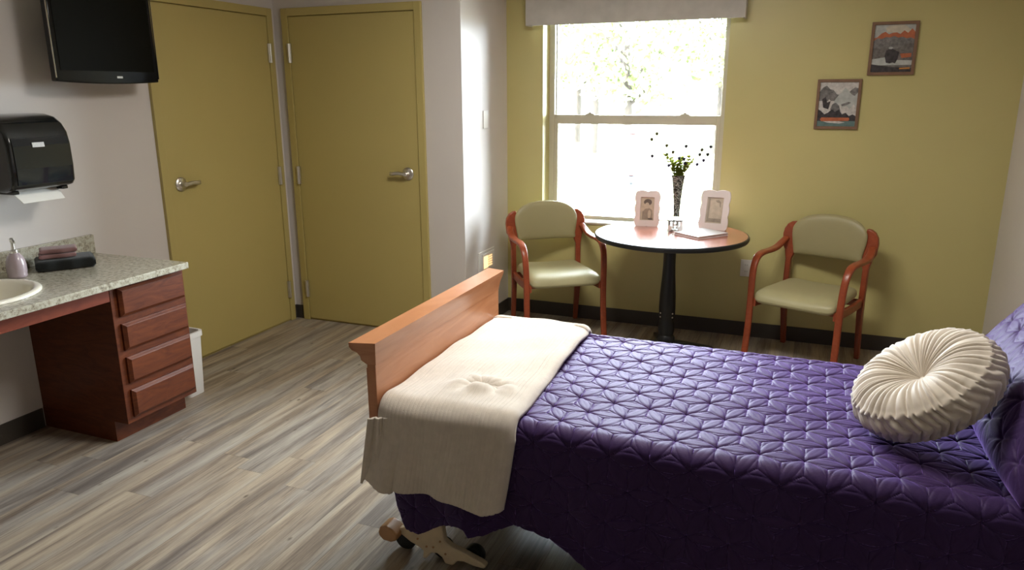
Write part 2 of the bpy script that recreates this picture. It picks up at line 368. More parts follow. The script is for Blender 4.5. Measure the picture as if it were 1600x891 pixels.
# doors: built in a local frame (a along wall, n out of wall, z up)
def door(name, label, MAP, w, hinge_at0, lever_dir):
    r = root(name); S(r, label)
    def bx(mb, a0, a1, n0, n1, z0, z1):
        A = MAP(a0, n0, z0); C_ = MAP(a1, n1, z1)
        return mb.box(min(A[0], C_[0]), max(A[0], C_[0]), min(A[1], C_[1]), max(A[1], C_[1]), z0, z1)
    FR, Ht = .05, 2.134
    m = MB(); bx(m, 0, FR, 0, .022, 0, Ht+FR); bx(m, w-FR, w, 0, .022, 0, Ht+FR); bx(m, FR, w-FR, 0, .022, Ht, Ht+FR)
    m.build('door_frame', m_door, r, bevel=.002)
    m = MB(); bx(m, FR, w-FR, 0, .003, 0, Ht); m.build('door_stop', m_door, r)
    m = MB(); g = .0035; bx(m, FR+g, w-FR-g, .003, .015, .014, Ht-g-.002); leaf = m.build('door_leaf', m_door, r, bevel=.0015)
    ha = FR if hinge_at0 else w-FR
    for z in (1.895, 1.07, .24):
        m = MB(); p0 = Vector(MAP(ha, .028, z-.062)); m.lathe([(.009, 0), (.009, .124)], p0, 12)
        for k in range(4):
            m.lathe([(.0085, .005+.028*k), (.0085, .012+.028*k+.008)], p0, 12)
        bx(m, ha-.016, ha+.016, .018, .0245, z-.062, z+.062)
        m.build('hinge', m_steel, r, smooth=40)
    hb = w-FR-.085 if hinge_at0 else FR+.085; z = 1.11
    rot = Vector(MAP(0, 1, 0))-Vector(MAP(0, 0, 0)); al = (Vector(MAP(1, 0, 0))-Vector(MAP(0, 0, 0)))*lever_dir
    q = Vector((0, 0, 1)).rotation_difference(rot).to_matrix().to_4x4()
    m = MB(); m.lathe([(.042, .0), (.042, .007), (.037, .012), (.016, .014), (.015, .045), (.012, .048)], MAP(hb, .0155, z), 28, M=q)
    h = m.build('handle_rose', m_steel, r, smooth=40)
    m = MB(); b0 = Vector(MAP(hb, .056, z)); pts = [b0-al*.012, b0+al*.02, b0+al*.06+Vector((0, 0, .004)), b0+al*.10+Vector((0, 0, .0)), b0+al*.118-rot*.006]
    m.strip(spline(pts), (0, 0, 1), .025, .014, .45); m.build('lever', m_steel, r, smooth=50)
    return r
door('door_1', 'olive flush door in the side wall, handle at its left', lambda a, n, z: (n, -1.1197+a, z), 1.1197-.0409, False, 1)
door('door_2', 'olive flush door facing the room, handle at its right', lambda a, n, z: (.0794+a, -n, z), 1.1468-.0794, True, -1)

# window
win = root('window_1'); S(win, 'white vinyl single-hung window in the olive wall')
fy0, fy1 = .885, .955
m = MB(); fw = .040
m.box(WX0, WX0+fw, fy0, fy1, WZ0, WZ1); m.box(WX1-fw, WX1, fy0, fy1, WZ0, WZ1); m.box(WX0+fw, WX1-fw, fy0, fy1, WZ1-.05, WZ1); m.box(WX0+fw, WX1-fw, fy0, fy1, WZ0, WZ0+.02)
m.build('window_frame', m_vinyl, win, bevel=.003)
m = MB(); a, b2 = WX0+fw, WX1-fw    # upper sash (outer)
m.box(a, a+.006, .925, .95, 1.44, WZ1-.05); m.box(b2-.006, b2, .925, .95, 1.44, WZ1-.05); m.box(a, b2, .925, .95, WZ1-.09, WZ1-.05); m.box(a, b2, .925, .95, 1.43, 1.465)
m.build('upper_sash', m_vinyl, win)
m = MB(); m.box(a, a+.026,   .89, .918, WZ0+.02, 1.472); m.box(b2-.026, b2, .89, .918, WZ0+.02, 1.472)
m.box(a+.026, b2-.026, .89, .918, 1.408, 1.472); m.box(a+.026, b2-.026, .89, .918, WZ0+.005, WZ0+.038)
m.build('lower_sash', m_vinyl, win, bevel=.002)
m = MB(); m.box(a+.006, b2-.006, .936, .939, 1.46, WZ1-.09); m.build('upper_pane', m_glass, win)
m = MB(); m.box(a+.026, b2-.026, .902, .905, WZ0+.038, 1.42); m.build('lower_pane', m_glass, win)
for lx in (1.99, 2.66):
    m = MB(); m.prism([(-.035, 0), (.035, 0), (.028, .008), (.012, .012), (.006, .02), (-.006, .02), (-.012, .012), (-.028, .008)], lambda p, q: (lx+p, .893, 1.472+q), lambda p, q: (lx+p, .915, 1.472+q)); m.build('sash_lock', m_vinyl, win, bevel=.001)
m = MB(); m.box(WX0+.001, WX1-.001, YW-.012, .884, WZ0+.0005, WZ0+.016); m.build('window_sill', m_vinyl, win, bevel=.003)

val = root('window_valance', (2.315, YW, 2.07)); tag(val, 'pale grey box valance hung across the top of the window', 'valance')
m = MB(); m.box(-.722, .722, -.10, -.085, 0, .33); m.build('front_board', m_valance, val, bevel=.002)
for sx in (-1, 1):
    m = MB(); x0 = sx*.722; m.box(min(x0, x0-sx*.015), max(x0, x0-sx*.015), -.085, 0, 0, .33); m.build('side_board', m_valance, val)

# ------------------------------------------------------------------ outside
g = S(B(-30, 40, YW+.22, 60, -.5, -.35).build('ground_outside', m_grass), 'sunlit lawn outside the window')
S(B(-30, 40, 1.3, 7.6, -.349, -.33).build('path_outside', m_conc), 'pale concrete walk outside the window')
S(B(-30, 40, 12.4, 19, -.349, -.33).build('road_outside', m_conc), 'pale road beyond the lawn')
def tree(x, y, h, cr, seed, label):
    rr = random.Random(seed); t = root('tree', (x, y, -.35)); tag(t, label, 'tree', 'sunlit trees beyond the lawn')
    m = MB(); m.tube(spline([(0, 0, 0), (.06, 0, h*.25), (-.03, .05, h*.5), (.02, 0, h*.8)]), [.16-.12*i/18 for i in range(19)], 10)
    for k in range(6):
        a = k*1.1; m.tube([(0, 0, h*(.3+.08*k)), (math.cos(a)*cr*.4, math.sin(a)*cr*.4, h*(.42+.08*k)), (math.cos(a)*cr*.75, math.sin(a)*cr*.75, h*(.5+.08*k))], [.05, .035, .012], 6)
    m.build('trunk', m_bark, t, smooth=60)
    m = MB()
    for k in range(2600):
        cl = rr.randrange(16); ca = cl*2.4; cz = h*(.38+.6*((cl*7) % 16)/16); rad = cr*(.35+.5*math.sin(PI*(cz/h-.3)/.8))
        c0 = Vector((math.cos(ca)*rad*.8, math.sin(ca)*rad*.8, cz))
        d = Vector((rr.gauss(0, 1), rr.gauss(0, 1), rr.gauss(0, .7))).normalized()*(cr*.42*rr.random()**.4)
        p = c0+d; u = Vector((rr.gauss(0, 1), rr.gauss(0, 1), rr.gauss(0, 1))).normalized(); v = u.orthogonal().normalized(); s_ = rr.uniform(.07, .16)
        m.add([p-u*s_, p+v*s_*.5, p+u*s_, p-v*s_*.5], [(0, 1, 2, 3)])
    m.build('foliage', m_tree, t)
for i, (x, y, h, cr) in enumerate([(-1.0, 14.5, 5.2, 1.7), (.5, 21, 6.5, 2.4), (2.2, 17, 5.6, 2.0), (-3.4, 20, 6.5, 2.3), (-5.5, 25, 7, 2.8), (7.2, 24, 6.2, 2.3)]):
    tree(x, y, h, cr, i, ['slender tree nearest the left of the window view', 'pale tree seen through the middle of the upper pane', 'pale tree seen at the right of the upper pane', 'second tree from the left beyond the lawn', 'furthest tree at the left edge of the window view', 'furthest tree at the right edge of the window view'][i])
# porch posts, far building
pp = root('porch_post', (1.14, 6.0, -.33)); tag(pp, 'pink-toned post with blue caps standing outside the window', 'post')
m = MB(); m.lathe([(.045, .82), (.045, 1.40)], n=16); m.build('shaft', m_post, pp, smooth=40)
m = MB(); m.lathe([(.03, 0), (.03, .70), (.055, .72), (.055, .80), (.03, .82)], n=16); m.build('base', m_postb, pp, smooth=40)
m = MB(); m.lathe([(.06, 1.40), (.06, 1.42), (.04, 1.44)], n=16); m.build('cap', m_postb, pp, smooth=40)
fb = root('far_building', (-6, 34, -.35)); tag(fb, 'low pale building far beyond the trees', 'building')
m = MB(); m.box(-9, 9, 0, 6, 0, 3.0); m.build('wall', m_siding, fb)
m = MB(); m.prism([(-.5, 3.0), (6.5, 3.0), (3, 4.6)], lambda a, b: (-9.4, a, b), lambda a, b: (9.4, a, b)); m.build('roof', simple('far_roof', (.35, .33, .31), .8), fb)

# ------------------------------------------------------------------ bed
bed = root('hospital_bed', (3.3, -1.88, 0)); tag(bed, 'adjustable bed with maple footboard and cream foot casters', 'bed')
bed_o = Vector((3.3, -1.88, 0))
def L_(p): return tuple(Vector(p)-bed_o)
class BMB(MB):
    def build(s, *a, **k):
        s.v = [(x-bed_o.x, y-bed_o.y, z-bed_o.z) for x, y, z in s.v]; return super().build(*a, **k)
def board(x, xs, y0, y1, zt, zb, name):
    """board seen as a crown-moulded panel; xs=+1 inner face toward +x"""
    m = BMB(); m.box(x-.016, x+.016, y0+.045, y1-.045, zb, zt-.07); p = m.build(name, m_bedw, bed, bevel=.002)
    prof = [(-.018, zt-.085), (.0175, zt-.085), (.018, zt-.075), (.020, zt-.065), (.022, zt-.05), (.026, zt-.036), (.030, zt-.022), (.033, zt-.010), (.034, zt), (-.052, zt), (-.051, zt-.014), (-.046, zt-.026), (-.036, zt-.038), (-.030, zt-.052), (-.028, zt-.068), (-.022, zt-.078)]
    m = BMB(); yc = (y0+y1)/2; hw = (y1-y0)/2
    # crown returns around the ends: end inset follows the moulding's projection
    n = len(prof); ins = [max(0, .045-(abs(a)-.018)*1.4) for a, b in prof]
    vs = [(x+a, y0+i_, b) for (a, b), i_ in zip(prof, ins)]+[(x+a, y1-i_, b) for (a, b), i_ in zip(prof, ins)]
    m.add(vs, [tuple(range(n))[::-1], tuple(range(n, 2*n))]+[(k, (k+1) % n, n+(k+1) % n, n+k) for k in range(n)])
    m.build('crown_moulding', m_bedw, p if False else bed, smooth=30)
    m = BMB()
    m.box(x-.022, x-.0165, y0+.05, y1-.05, zb, zt-.10); m.build('back_panel', m_bedw, bed)
board(2.212, 1, -2.445, -1.315, .85, .42, 'footboard')
board(4.522, -1, -2.42, -1.34, 1.15, .28, 'headboard')
m = BMB(); m.box(2.25, 4.46, -2.33, -2.27, .34, .42); m.box(2.25, 4.46, -1.49, -1.43, .34, .42)
for k in range(6): m.box(2.4+k*.36, 2.46+k*.36, -2.27, -1.49, .35, .41)
m.build('deck_frame', m_deckm, bed, bevel=.004)
m = BMB(); m.box(2.30, 4.4, -2.05, -1.99, .12, .17); m.box(2.30, 4.4, -1.79, -1.73, .12, .17); m.box(2.42, 2.48, -2.25, -1.5, .12, .17); m.box(4.2, 4.26, -2.25, -1.5, .12, .17)
m.tube([(2.6, -1.9, .15), (3.0, -1.9, .38)], .03, 10); m.tube([(4.1, -1.9, .15), (3.7, -1.9, .38)], .03, 10)
m.build('base_frame', m_deckm, bed, bevel=.004)
# caster bracket at the near foot corner: moulded cream plate with pedal, wheels beneath
def bracket(y, s_=1, full=True):
    yo = y
    br = BMB()
    out = [(2.225, .105), (2.262, .118), (2.29, .112), (2.325, .118), (2.37, .150), (2.408, .165), (2.414, .10), (2.44, .082), (2.50, .066), (2.555, .048), (2.575, .036), (2.568, .026), (2.53, .026),
           (2.49, .034), (2.465, .030), (2.45, .012), (2.445, .008), (2.415, .008), (2.405, .03), (2.385, .042), (2.362, .038), (2.347, .02), (2.340, .008), (2.325, .010), (2.33, .04), (2.31, .052), (2.28, .062), (2.25, .08), (2.232, .09)]
    br.prism(out, lambda a, b: (a, yo-.012, b), lambda a, b: (a, yo+.018, b))
    r = br.build('caster_bracket', m_cream, bed, bevel=.005, seg=2, smooth=40); r['label'] = 'cream moulded foot bracket'
    pdl = BMB(); pdl.prism([(2.165, .098), (2.172, .118), (2.195, .128), (2.225, .118), (2.243, .098), (2.238, .076), (2.215, .066), (2.185, .068), (2.168, .082)], lambda a, b: (a, yo-.045, b), lambda a, b: (a, yo+.022, b))
    q = pdl.build('brake_pedal', m_amber, bed, bevel=.006, seg=3, smooth=40); q['label'] = 'tan brake pedal'
    for (px, pz) in ((2.31, .085), (2.345, .062), (2.372, .066), (2.40, .095), (2.42, .05)):
        sm = BMB(); sm.lathe([(.004, 0), (.004, .003)], (px, yo-.0125, pz), 10, M=Matrix.Rotation(PI/2, 4, 'X')); sm.build('rivet', m_amber, bed)
    for wx in (2.235, 2.385, 2.51):
        wm = BMB(); rr = .042 if wx < 2.3 else .038
        wm.lathe([(rr*.6, -.018), (rr*.9, -.018), (rr, -.012), (rr, .012), (rr*.9, .018), (rr*.6, .018)], (wx, yo+.04+.0, rr), 24, M=Matrix.Rotation(PI/2, 4, 'X'))
        wm.build('caster_wheel', m_rubber, bed, smooth=40)
bracket(-2.30); bracket(-1.55)
for yy in (-2.28, -1.5):
    wm = BMB(); wm.lathe([(.02, -.018), (.045, -.018), (.05, -.012), (.05, .012), (.045, .018), (.02, .018)], (4.3, yy, .05), 24, M=Matrix.Rotation(PI/2, 4, 'X')); wm.build('caster_wheel', m_rubber, bed, smooth=40)
    wm = BMB(); wm.box(4.28, 4.32, yy-.03, yy+.03, .09, .35); wm.build('leg_post', m_deckm, bed, bevel=.003); wm = BMB(); wm.box(2.31, 2.35, yy-.03 if yy < -2 else yy-.01, yy+.03, .10, .35); wm.build('leg_post', m_deckm, bed, bevel=.003)

m = MB(); m.box(2.245, 4.455, -2.35, -1.41, .422, .60); mt = m.build('mattress', fabric('mattress_cover', (.35, .36, .4), .6, .1), bevel=.03, seg=4); tag(mt, 'mattress hidden under the purple quilted bedspread', 'mattress')

# quilt pattern
A_ = .12; HH = A_*math.sqrt(3)/2
def quilt_h(u, v, amp=.0036):
    i = u/A_-v/(A_*math.sqrt(3)); j = 2*v/(A_*math.sqrt(3))
    fi = i-np.floor(i); fj = j-np.floor(j); fl = fi+fj > 1
    fi = np.where(fl, 1-fi, fi); fj = np.where(fl, 1-fj, fj); l = np.stack([fi, fj, 1-fi-fj], -1); l.sort(axis=-1)
    mn, q, p = l[..., 0], l[..., 1], l[..., 2]
    d_edge = mn*HH; d_med = (q-mn)*A_/2; t = p+mn/2
    arc = .5*A_/(2*math.sqrt(3))*np.sin(PI*t)
    d_arc = np.abs(d_edge-arc)
    d_arc2 = np.where(d_edge < arc*1.0, d_edge, 1)
    rv = A_*np.sqrt(np.maximum(0, (1-p)**2-(1-p)*mn+mn*mn))  # distance to nearest lattice vertex
    h = amp*(1-np.exp(-(d_med/.0035)))+.2*amp*(1-np.exp(-(d_med/.014)))-.62*amp*np.exp(-(d_arc/.0024))-.15*amp*np.exp(-(d_edge/.002))
    h = h-.0045*np.exp(-(rv/.013)**2)
    return h
from mathutils import noise as mn_
def hemz(x):
    xs = [2.245, 2.268, 2.289, 2.323, 2.372, 2.42, 2.471, 2.53, 2.556, 2.571, 2.61, 2.66, 2.70, 2.787, 2.851, 2.935, 3.0, 3.2, 3.5, 3.8, 4.1, 4.46]
    zs = [.40, .336, .255, .185, .176, .205, .240, .262, .262, .232, .230, .25, .270, .282, .26, .222, .205, .175, .17, .19, .165, .18]
    return np.interp(x, xs, zs)
def make_quilt():
    nx, nt_ = 860, 720
    x = np.linspace(2.243, 4.462, nx)[:, None]
    # profile across y: arc-length t from far hem over the top to the near hem
    YN, YF_, ZT, R_ = -2.385, -1.385, .618, .05
    hz = hemz(x)
    near_len = (ZT-R_-hz); top_len = (YF_-R_)-(YN+R_); arc = PI/2*R_; far_len = .30
    f1, f2, f3, f4 = .13, .17, .68, .72
    t = np.linspace(0, 1, nt_)[None, :]
    y = np.zeros((nx, nt_)); z = np.zeros((nx, nt_)); ny = np.zeros((nx, nt_)); nz = np.zeros((nx, nt_)); v = np.zeros((nx, nt_))
    T = np.broadcast_to(t, (nx, nt_))
    s = T/f1; m0 = T < f1
    y = np.where(m0, YF_, y); z = np.where(m0, ZT-R_-far_len*(1-s), z); ny = np.where(m0, 1, ny); v = np.where(m0, YF_-R_+arc+far_len*(1-s), v)
    s = (T-f1)/(f2-f1); m1 = (T >= f1) & (T < f2); a = s*PI/2
    y = np.where(m1, YF_-R_+R_*np.cos(a), y); z = np.where(m1, ZT-R_+R_*np.sin(a), z); ny = np.where(m1, np.cos(a), ny); nz = np.where(m1, np.sin(a), nz); v = np.where(m1, YF_-R_+arc*(1-s), v)
    s = (T-f2)/(f3-f2); m2 = (T >= f2) & (T < f3)
    y = np.where(m2, YF_-R_-top_len*s, y); z = np.where(m2, ZT, z); nz = np.where(m2, 1, nz); v = np.where(m2, YF_-R_-top_len*s, v)
    s = (T-f3)/(f4-f3); m3 = (T >= f3) & (T < f4); a = s*PI/2
    y = np.where(m3, YN+R_-R_*np.sin(a), y); z = np.where(m3, ZT-R_+R_*np.cos(a), z); ny = np.where(m3, -np.sin(a), ny); nz = np.where(m3, np.cos(a), nz); v = np.where(m3, YN+R_-arc*s, v)
    s = (T-f4)/(1-f4); m4 = T >= f4
    y = np.where(m4, YN, y); z = np.where(m4, ZT-R_-near_len*s, z); ny = np.where(m4, -1, ny); v = np.where(m4, YN+R_-arc-near_len*s, v)
    X = np.broadcast_to(x, (nx, nt_)).copy()
    h = quilt_h(X-3.077, v+2.297)
    drop = np.where(m4, s, 0)
    fold = drop**1.3*(.022*np.sin(X*13+.5)+.014*np.sin(X*27+1.7)+.018)
    fold += np.where(m4, .012*np.exp(-((X-2.565)/.02)**2)*drop, 0)
    wav = np.where(m2 | m3, .003*np.sin(X*7+v*5)+.002*np.sin(v*17-X*3), 0)
    y2 = y+ny*(h+fold); z2 = z+nz*(h+wav)
    # lower-left corner of the drop swings in toward the hem
    P = np.stack([X, y2, z2], -1)
    return P
qP = make_quilt()
q = grid_mesh('bedspread', qP, m_quilt); md = q.modifiers.new('thick', 'SOLIDIFY'); md.thickness = .006; md.offset = -1
tag(q, 'purple star-quilted bedspread hanging over the near side of the bed', 'bedspread')

# ivory blanket across the foot
def make_blanket():
    nx, nt_ = 300, 420
    u = np.linspace(0, 1, nx)[:, None]
    YN, YF_, ZT, R_ = -2.412, -1.372, .650, .065
    T = np.linspace(0, 1, nt_)[None, :]*np.ones((nx, 1)); U = u*np.ones((1, nt_))
    f1, f2, f3, f4 = .12, .18, .66, .73
    hem = np.interp(u, [0, .12, .3, .5, .66, .78, .9, 1], [.372, .332, .342, .352, .352, .335, .330, .344])
    x0 = 2.247; x1 = 2.672
    y = np.zeros_like(T); z = np.zeros_like(T); ny = np.zeros_like(T); nz = np.zeros_like(T); s4 = np.zeros_like(T)
    m0 = T < f1; s = T/f1; y = np.where(m0, YF_, y); z = np.where(m0, ZT-R_-.2*(1-s), z); ny = np.where(m0, 1, ny)
    m1 = (T >= f1) & (T < f2); a = (T-f1)/(f2-f1)*PI/2; y = np.where(m1, YF_-R_+R_*np.cos(a), y); z = np.where(m1, ZT-R_+R_*np.sin(a), z); ny = np.where(m1, np.cos(a), ny); nz = np.where(m1, np.sin(a), nz)
    m2 = (T >= f2) & (T < f3); s = (T-f2)/(f3-f2); y = np.where(m2, YF_-R_+(YN-YF_+2*R_)*s, y); z = np.where(m2, ZT, z); nz = np.where(m2, 1, nz)
    m3 = (T >= f3) & (T < f4); a = (T-f3)/(f4-f3)*PI/2; y = np.where(m3, YN+R_-R_*np.sin(a), y); z = np.where(m3, ZT-R_+R_*np.cos(a), z); ny = np.where(m3, -np.sin(a), ny); nz = np.where(m3, np.cos(a), nz)
    m4 = T >= f4; s4 = np.where(m4, (T-f4)/(1-f4), 0); y = np.where(m4, YN, y); z = np.where(m4, ZT-R_-(ZT-R_-hem)*s4, z); ny = np.where(m4, -1, ny)
    xr = np.interp(T, [0, f2, f3, f4, 1], [2.66, 2.665, 2.705, 2.708, 2.672])
    xl = np.interp(T, [0, f3, f4, f4+.05, 1], [x0, x0, 2.250, 2.247, 2.205])
    X = xl+(xr-xl)*U
    # soft body: puff, rounded fold edge at the right, sag
    edge = np.clip((1-U)/.05, 0, 1); puff = .018*np.sqrt(1-(1-edge)**2)-.018
    edgel = np.clip(U/.05, 0, 1); puff += .010*np.sqrt(1-(1-edgel)**2)-.010
    top = np.clip(np.minimum((T-f1)/(f2-f1), (f4-T)/(f4-f3)), 0, 1); top = top*top*(3-2*top)
    wv = np.where(m2 | m3, .0045*np.sin(X*11+y*9)+.003*np.sin(y*23-X*14)+.004*np.sin(X*19+1)*np.cos(y*7), 0)
    # pinch near the near edge of the top
    dx, dy = X-2.53, y+2.20
    wv += -.013*np.exp(-((dx/.05)**2+(dy/.022)**2))-.010*np.exp(-(((dx+.05)/.02)**2+((dy+.035)/.04)**2))-.008*np.exp(-(((dx-.055)/.018)**2+((dy+.02)/.05)**2))
    wv += .013*np.exp(-((dx/.04)**2+((dy+.045)/.028)**2))+.008*np.exp(-(((dx+.085)/.03)**2+((dy+.02)/.05)**2))+.008*np.exp(-(((dx-.09)/.025)**2+((dy+.01)/.06)**2))+.006*np.exp(-((dx/.08)**2+((dy-.04)/.02)**2))
    ang = np.arctan2(dy, dx); rr = np.hypot(dx, dy); wv += .0022*np.cos(ang*7+1)*np.exp(-((rr-.09)/.05)**2)+.0015*np.cos(ang*13)*np.exp(-((rr-.06)/.04)**2)
    wv *= top
    ribs = (1-.88*top)*.0042*np.abs(np.sin(U*PI*32))
    fold = s4*(.014*np.sin(X*17+2.1)+.010*np.sin(X*41)*s4+.016)+s4*.020*np.exp(-((U-.10)/.05)**2)-s4*.012*np.exp(-((U-.18)/.03)**2)
    d = puff+wv+ribs+fold
    P = np.stack([X, y+ny*d, z+nz*d], -1)
    return P
bP = make_blanket()
bo = grid_mesh('blanket', bP, m_blanket); md = bo.modifiers.new('thick', 'SOLIDIFY'); md.thickness = .016; md.offset = -1
tag(bo, 'ivory ribbed plush blanket folded across the foot of the bed', 'blanket')
# the under fold of the blanket peeking out at the footboard end
nx, nz_ = 60, 90; uu = np.linspace(0, 1, nx)[:, None]; vv = np.linspace(0, 1, nz_)[None, :]
Xf = 2.182+.10*uu+.045*(1-vv)*(1-uu)-0*vv; Zf = .60+(.352+.03*np.sin(uu*5)-.60)*vv; Yf = -2.452-.006*np.sin(uu*PI*5)*1.0-.004*np.abs(np.sin(uu*PI*9))+.03*uu+0*vv
Pf = np.stack([Xf, Yf+0*Xf, Zf+0*Xf], -1)
fo_ = grid_mesh('under_fold', Pf, m_blanket, bo); md = fo_.modifiers.new('thick', 'SOLIDIFY'); md.thickness = .008; md.offset = 0

# purple sham leaning on the headboard
def sham(loc, lean, wy, hz_, th, name, label):
    n1, n2 = 260, 200
    a = np.linspace(-1, 1, n1)[:, None]; b = np.linspace(-1, 1, n2)[None, :]
    faces = []
    for sg in (1, -1):
        w_ = np.maximum(0, (1-np.abs(a)**3.2))*np.maximum(0, (1-np.abs(b)**3.2)); t = th*w_**.45
        Y = a*wy*(1-.05*b*b); Z = b*hz_*(1-.06*a*a); h = quilt_h(Y+.03+0*b, Z+0*a, .0036)*np.minimum(1, w_*6)
        X = -sg*(t+np.where(w_ > .02, h, 0)*1.0)+0.006*np.sin(Y*9+Z*6)*w_
        faces.append(np.stack([X+0*Y, Y+0*Z, Z+0*Y], -1))
    o1 = None
    V = np.concatenate([faces[0].reshape(-1, 3), faces[1].reshape(-1, 3)])
    me_P = faces[0]
    R_ = Matrix.Rotation(lean, 4, 'Y')
    o = grid_mesh(name, np.concatenate([faces[0], faces[1][::-1]], 0), m_quilt, closed_u=True)
    o.matrix_world = Matrix.Translation(loc) @ R_
    tag(o, label, 'pillow'); return o
sham((4.225, -1.90, .845), math.radians(38), .50, .29, .095, 'pillow_sham', 'large purple quilted pillow propped at the head of the bed')

# round pintuck cushion
def round_pillow():
    c = Vector((3.872, -2.002, .793)); ax = Vector((-.55, -.21, .805)).normalized()
    R_, TH = .192, .074
    nr, na = 150, 720
    th = np.linspace(0, 2*PI, na, endpoint=False)[:, None]
    prof = []
    def seg(s):  # s 0..1 : front centre -> seam -> side -> back seam -> back centre
        return s
    s = np.linspace(0, 1, nr)[None, :]
    fr = .42; sd_ = .58
    r = np.where(s < fr, R_*(s/fr), np.where(s < sd_, R_, R_*(1-(s-sd_)/(1-sd_))))
    q1 = np.clip(s/fr, 0, 1); q2 = np.clip((1-s)/(1-sd_), 0, 1)
    zf = TH*(.20+.80*np.sin(np.minimum(1, q1/.72)*PI/2)**.8)*np.sqrt(np.maximum(0, 1-(np.clip((q1-.55)/.45, 0, 1))**2.2)*.62+.38)
    zb_ = -TH*(.20+.80*np.sin(np.minimum(1, q2/.72)*PI/2)**.8)*np.sqrt(np.maximum(0, 1-(np.clip((q2-.55)/.45, 0, 1))**2.2)*.62+.38)
    mid = (s-fr)/(sd_-fr); ze = float(TH*math.sqrt(.38))
    z = np.where(s < fr, zf, np.where(s < sd_, ze*(1-2*mid), zb_))
    bul = np.where((s >= fr) & (s < sd_), .022*np.sin(np.clip(mid, 0, 1)*PI), 0)
    n = 46; swirl = .55*np.sin(q1*PI)*(s < fr)
    wob = 1.1*np.sin(th*5+1)+.8*np.sin(th*9+2)+.6*np.sin(th*17+.4)+.3*np.sin(th*31)
    pf = 1-np.abs(np.sin((th*n+wob+swirl*3)/2))**.7
    ampf = .0075*(1+.35*np.sin(th*13+2)+.25*np.sin(th*29))*np.clip(q1/.25, 0, 1)*(.5+.5*q1)*(1-.35*np.clip((q1-.92)/.08, 0, 1))
    side_ph = 1-np.abs(np.sin((th*n+wob+7*np.abs(np.clip(mid, 0, 1)-.5)*2+1.0)/2))**.7
    pb = 1-np.abs(np.sin((th*n+wob)/2))**.7
    ins = (s >= fr) & (s < sd_)
    dz = np.where(s < fr, (.5-pf)*ampf*1.4, np.where(ins, 0, -(.5-pb)*.006*np.clip(q2/.25, 0, 1)))
    dr = np.where(ins, bul+(.5-side_ph)*.011*(1+.4*np.sin(th*21+1)), 0)
    rim = .006*np.exp(-((s-fr)/.012)**2)+.006*np.exp(-((s-sd_)/.012)**2)
    dr = dr+rim-np.where(s < fr, 0, 0)
    Rr = r+dr; X = Rr*np.cos(th); Y = Rr*np.sin(th); Z = z+dz+0*th
    Mx = Vector((0, 0, 1)).rotation_difference(ax).to_matrix()
    Pn = np.stack([X+0*Z, Y+0*Z, Z], -1) @ np.array(Mx.transposed())
    r_ = root('round_cushion', tuple(c)); tag(r_, 'round ivory pleated cushion leaning on the purple pillow', 'cushion')
    grid_mesh('cushion_cover', Pn, m_ivory, r_, closed_u=True)
    m = MB(); m.lathe([(.001, .004), (.008, .004), (.012, 0), (.012, -.006), (.001, -.008)], n=20, M=Mx.to_4x4(), c=tuple(ax*.018)); m.build('button', m_ivory, r_, smooth=60)
round_pillow()

